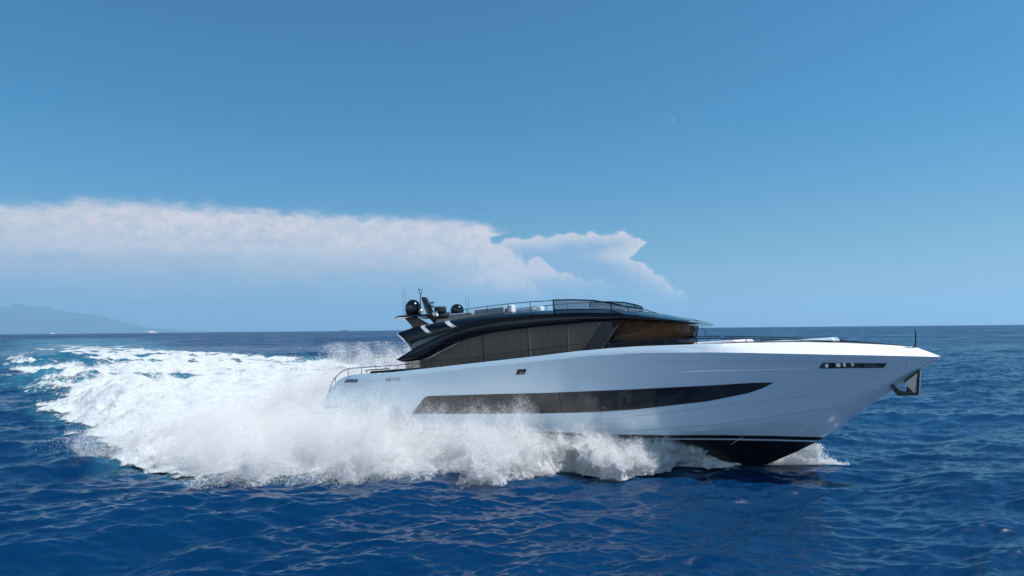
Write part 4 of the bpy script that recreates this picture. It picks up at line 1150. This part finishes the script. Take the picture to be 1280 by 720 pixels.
# --- anchor in its bow bracket
MB().prism([(31.62, 2.70), (32.23, 3.14), (32.16, 2.98), (31.64, 2.60)], -0.10, 0.10).build("bow_roller", m_matte, yacht)
an = MB().prism([(31.66, 2.62), (32.14, 2.99), (31.97, 2.20), (31.66, 2.24)], -0.16, 0.16).build("anchor_bracket", m_brass, yacht)
MB().prism([(32.14, 2.99), (32.25, 3.10), (32.10, 2.12), (32.0, 2.14)], -0.19, 0.19).build("bracket_edge", m_matte, an)
MB().prism([(32.24, 3.05), (32.27, 3.05), (32.14, 2.12), (32.11, 2.12)], -0.20, 0.20).build("bracket_strip", m_steel, an)
MB().prism([(31.14, 2.56), (31.22, 2.58), (31.45, 2.30), (31.70, 2.21), (32.08, 2.20), (32.06, 2.10), (31.38, 2.09), (31.24, 2.25)], -0.26, 0.26).build("anchor_fluke", m_matte, yacht)
MB().prism([(31.66, 2.24), (31.72, 2.50), (31.92, 2.22)], -0.18, 0.18).build("anchor_crown", m_matte, yacht)
MB().tube([(31.24, -.02, 2.40), (31.62, -.02, 2.68)], 0.02, 6).build("anchor_stay", m_steel, yacht)
# draught marks and bow sensor
mb = MB()
for x_, z0_, s_ in ((30.55, 2.62, .07), (30.60, 2.50, .05), (30.68, 2.40, .07), (28.95, 1.30, .06), (28.90, 1.18, .07), (31.9, 3.42, .05), (31.9, 3.32, .05)):
    yy = float(hull_y(x_, z0_)); mb.box(x_, x_ + s_, -yy - 0.012, -yy + 0.02, z0_, z0_ + s_)
mb.build("draught_marks", m_steel, yacht)
print("verts sea", len(co), "spray", len(A), len(Bp), len(C_), len(E_))

# ------------------------------------------------------------------ pieces that stand apart become parts of their own
def islands(me):
    par = list(range(len(me.vertices)))
    def find(a):
        while par[a] != a: par[a] = par[par[a]]; a = par[a]
        return a
    for e in me.edges:
        a, b_ = find(e.vertices[0]), find(e.vertices[1])
        if a != b_: par[a] = b_
    return [find(i) for i in range(len(par))]


def split(o, mode):
    """'side': port and starboard halves; 'all': every loose piece"""
    me = o.data; root = islands(me); ids = sorted(set(root))
    cen = {}
    for i, r0 in enumerate(root):
        c = cen.setdefault(r0, [0, 0]); c[0] += me.vertices[i].co.y; c[1] += 1
    key = {r0: ((1 if cen[r0][0] / cen[r0][1] > 0 else 0) if mode == 'side' else r0) for r0 in ids}
    groups = sorted(set(key.values()))
    if len(groups) < 2: return [o]
    smooth = [p.use_smooth for p in me.polygons]; out = []
    kids = list(o.children)
    for gk in groups:
        vi = [i for i, r0 in enumerate(root) if key[r0] == gk]; mp = {v: n_ for n_, v in enumerate(vi)}
        fs = [(tuple(mp[v] for v in p.vertices), smooth[p.index]) for p in me.polygons if p.vertices[0] in mp]
        n_ = obj(o.name.split('.')[0], [me.vertices[i].co[:] for i in vi], [f for f, _ in fs], me.materials[0], o.parent)
        for p, (_, s_) in zip(n_.data.polygons, fs): p.use_smooth = s_
        if any(smooth): n_.data.set_sharp_from_angle(angle=R(35))
        out.append(n_)
    for kd in kids:
        cy = sum(v.co.y for v in kd.data.vertices) / max(1, len(kd.data.vertices))
        kd.parent = min(out, key=lambda q_: abs(sum(v.co.y for v in q_.data.vertices) / len(q_.data.vertices) - cy))
    bpy.data.objects.remove(o)
    return out


ALL = {"porthole", "window_seam", "cleat", "fly_seat", "fly_console", "aft_sunpad", "side_gate", "window_mullion", "wiper", "draught_marks", "stairs", "port_latch", "spray_strip"}
SIDE = {"bulwark", "side_window", "hull_window", "bow_window", "side_port", "mooring_opening", "side_slot", "upper_strake", "spray_rail", "side_crease", "fender_block",
        "curtain", "pillar", "pillar_trim", "roof_vent", "roof_trim", "roof_end_trim", "fly_coaming", "fly_rail", "aft_rail", "side_rail", "mast_support", "waterline_stripe"}
def walk(o):
    for c in list(o.children):
        if c.name.split('.')[0] in ALL | SIDE: yield c
        yield from walk(c)
for o in [o.name for o in walk(yacht)]:
    if o in bpy.data.objects:
        b0 = o.split('.')[0]; o_ = bpy.data.objects[o]
        if o_.type == 'MESH': split(o_, 'side' if b0 in SIDE or b0 == 'stairs' else 'all')
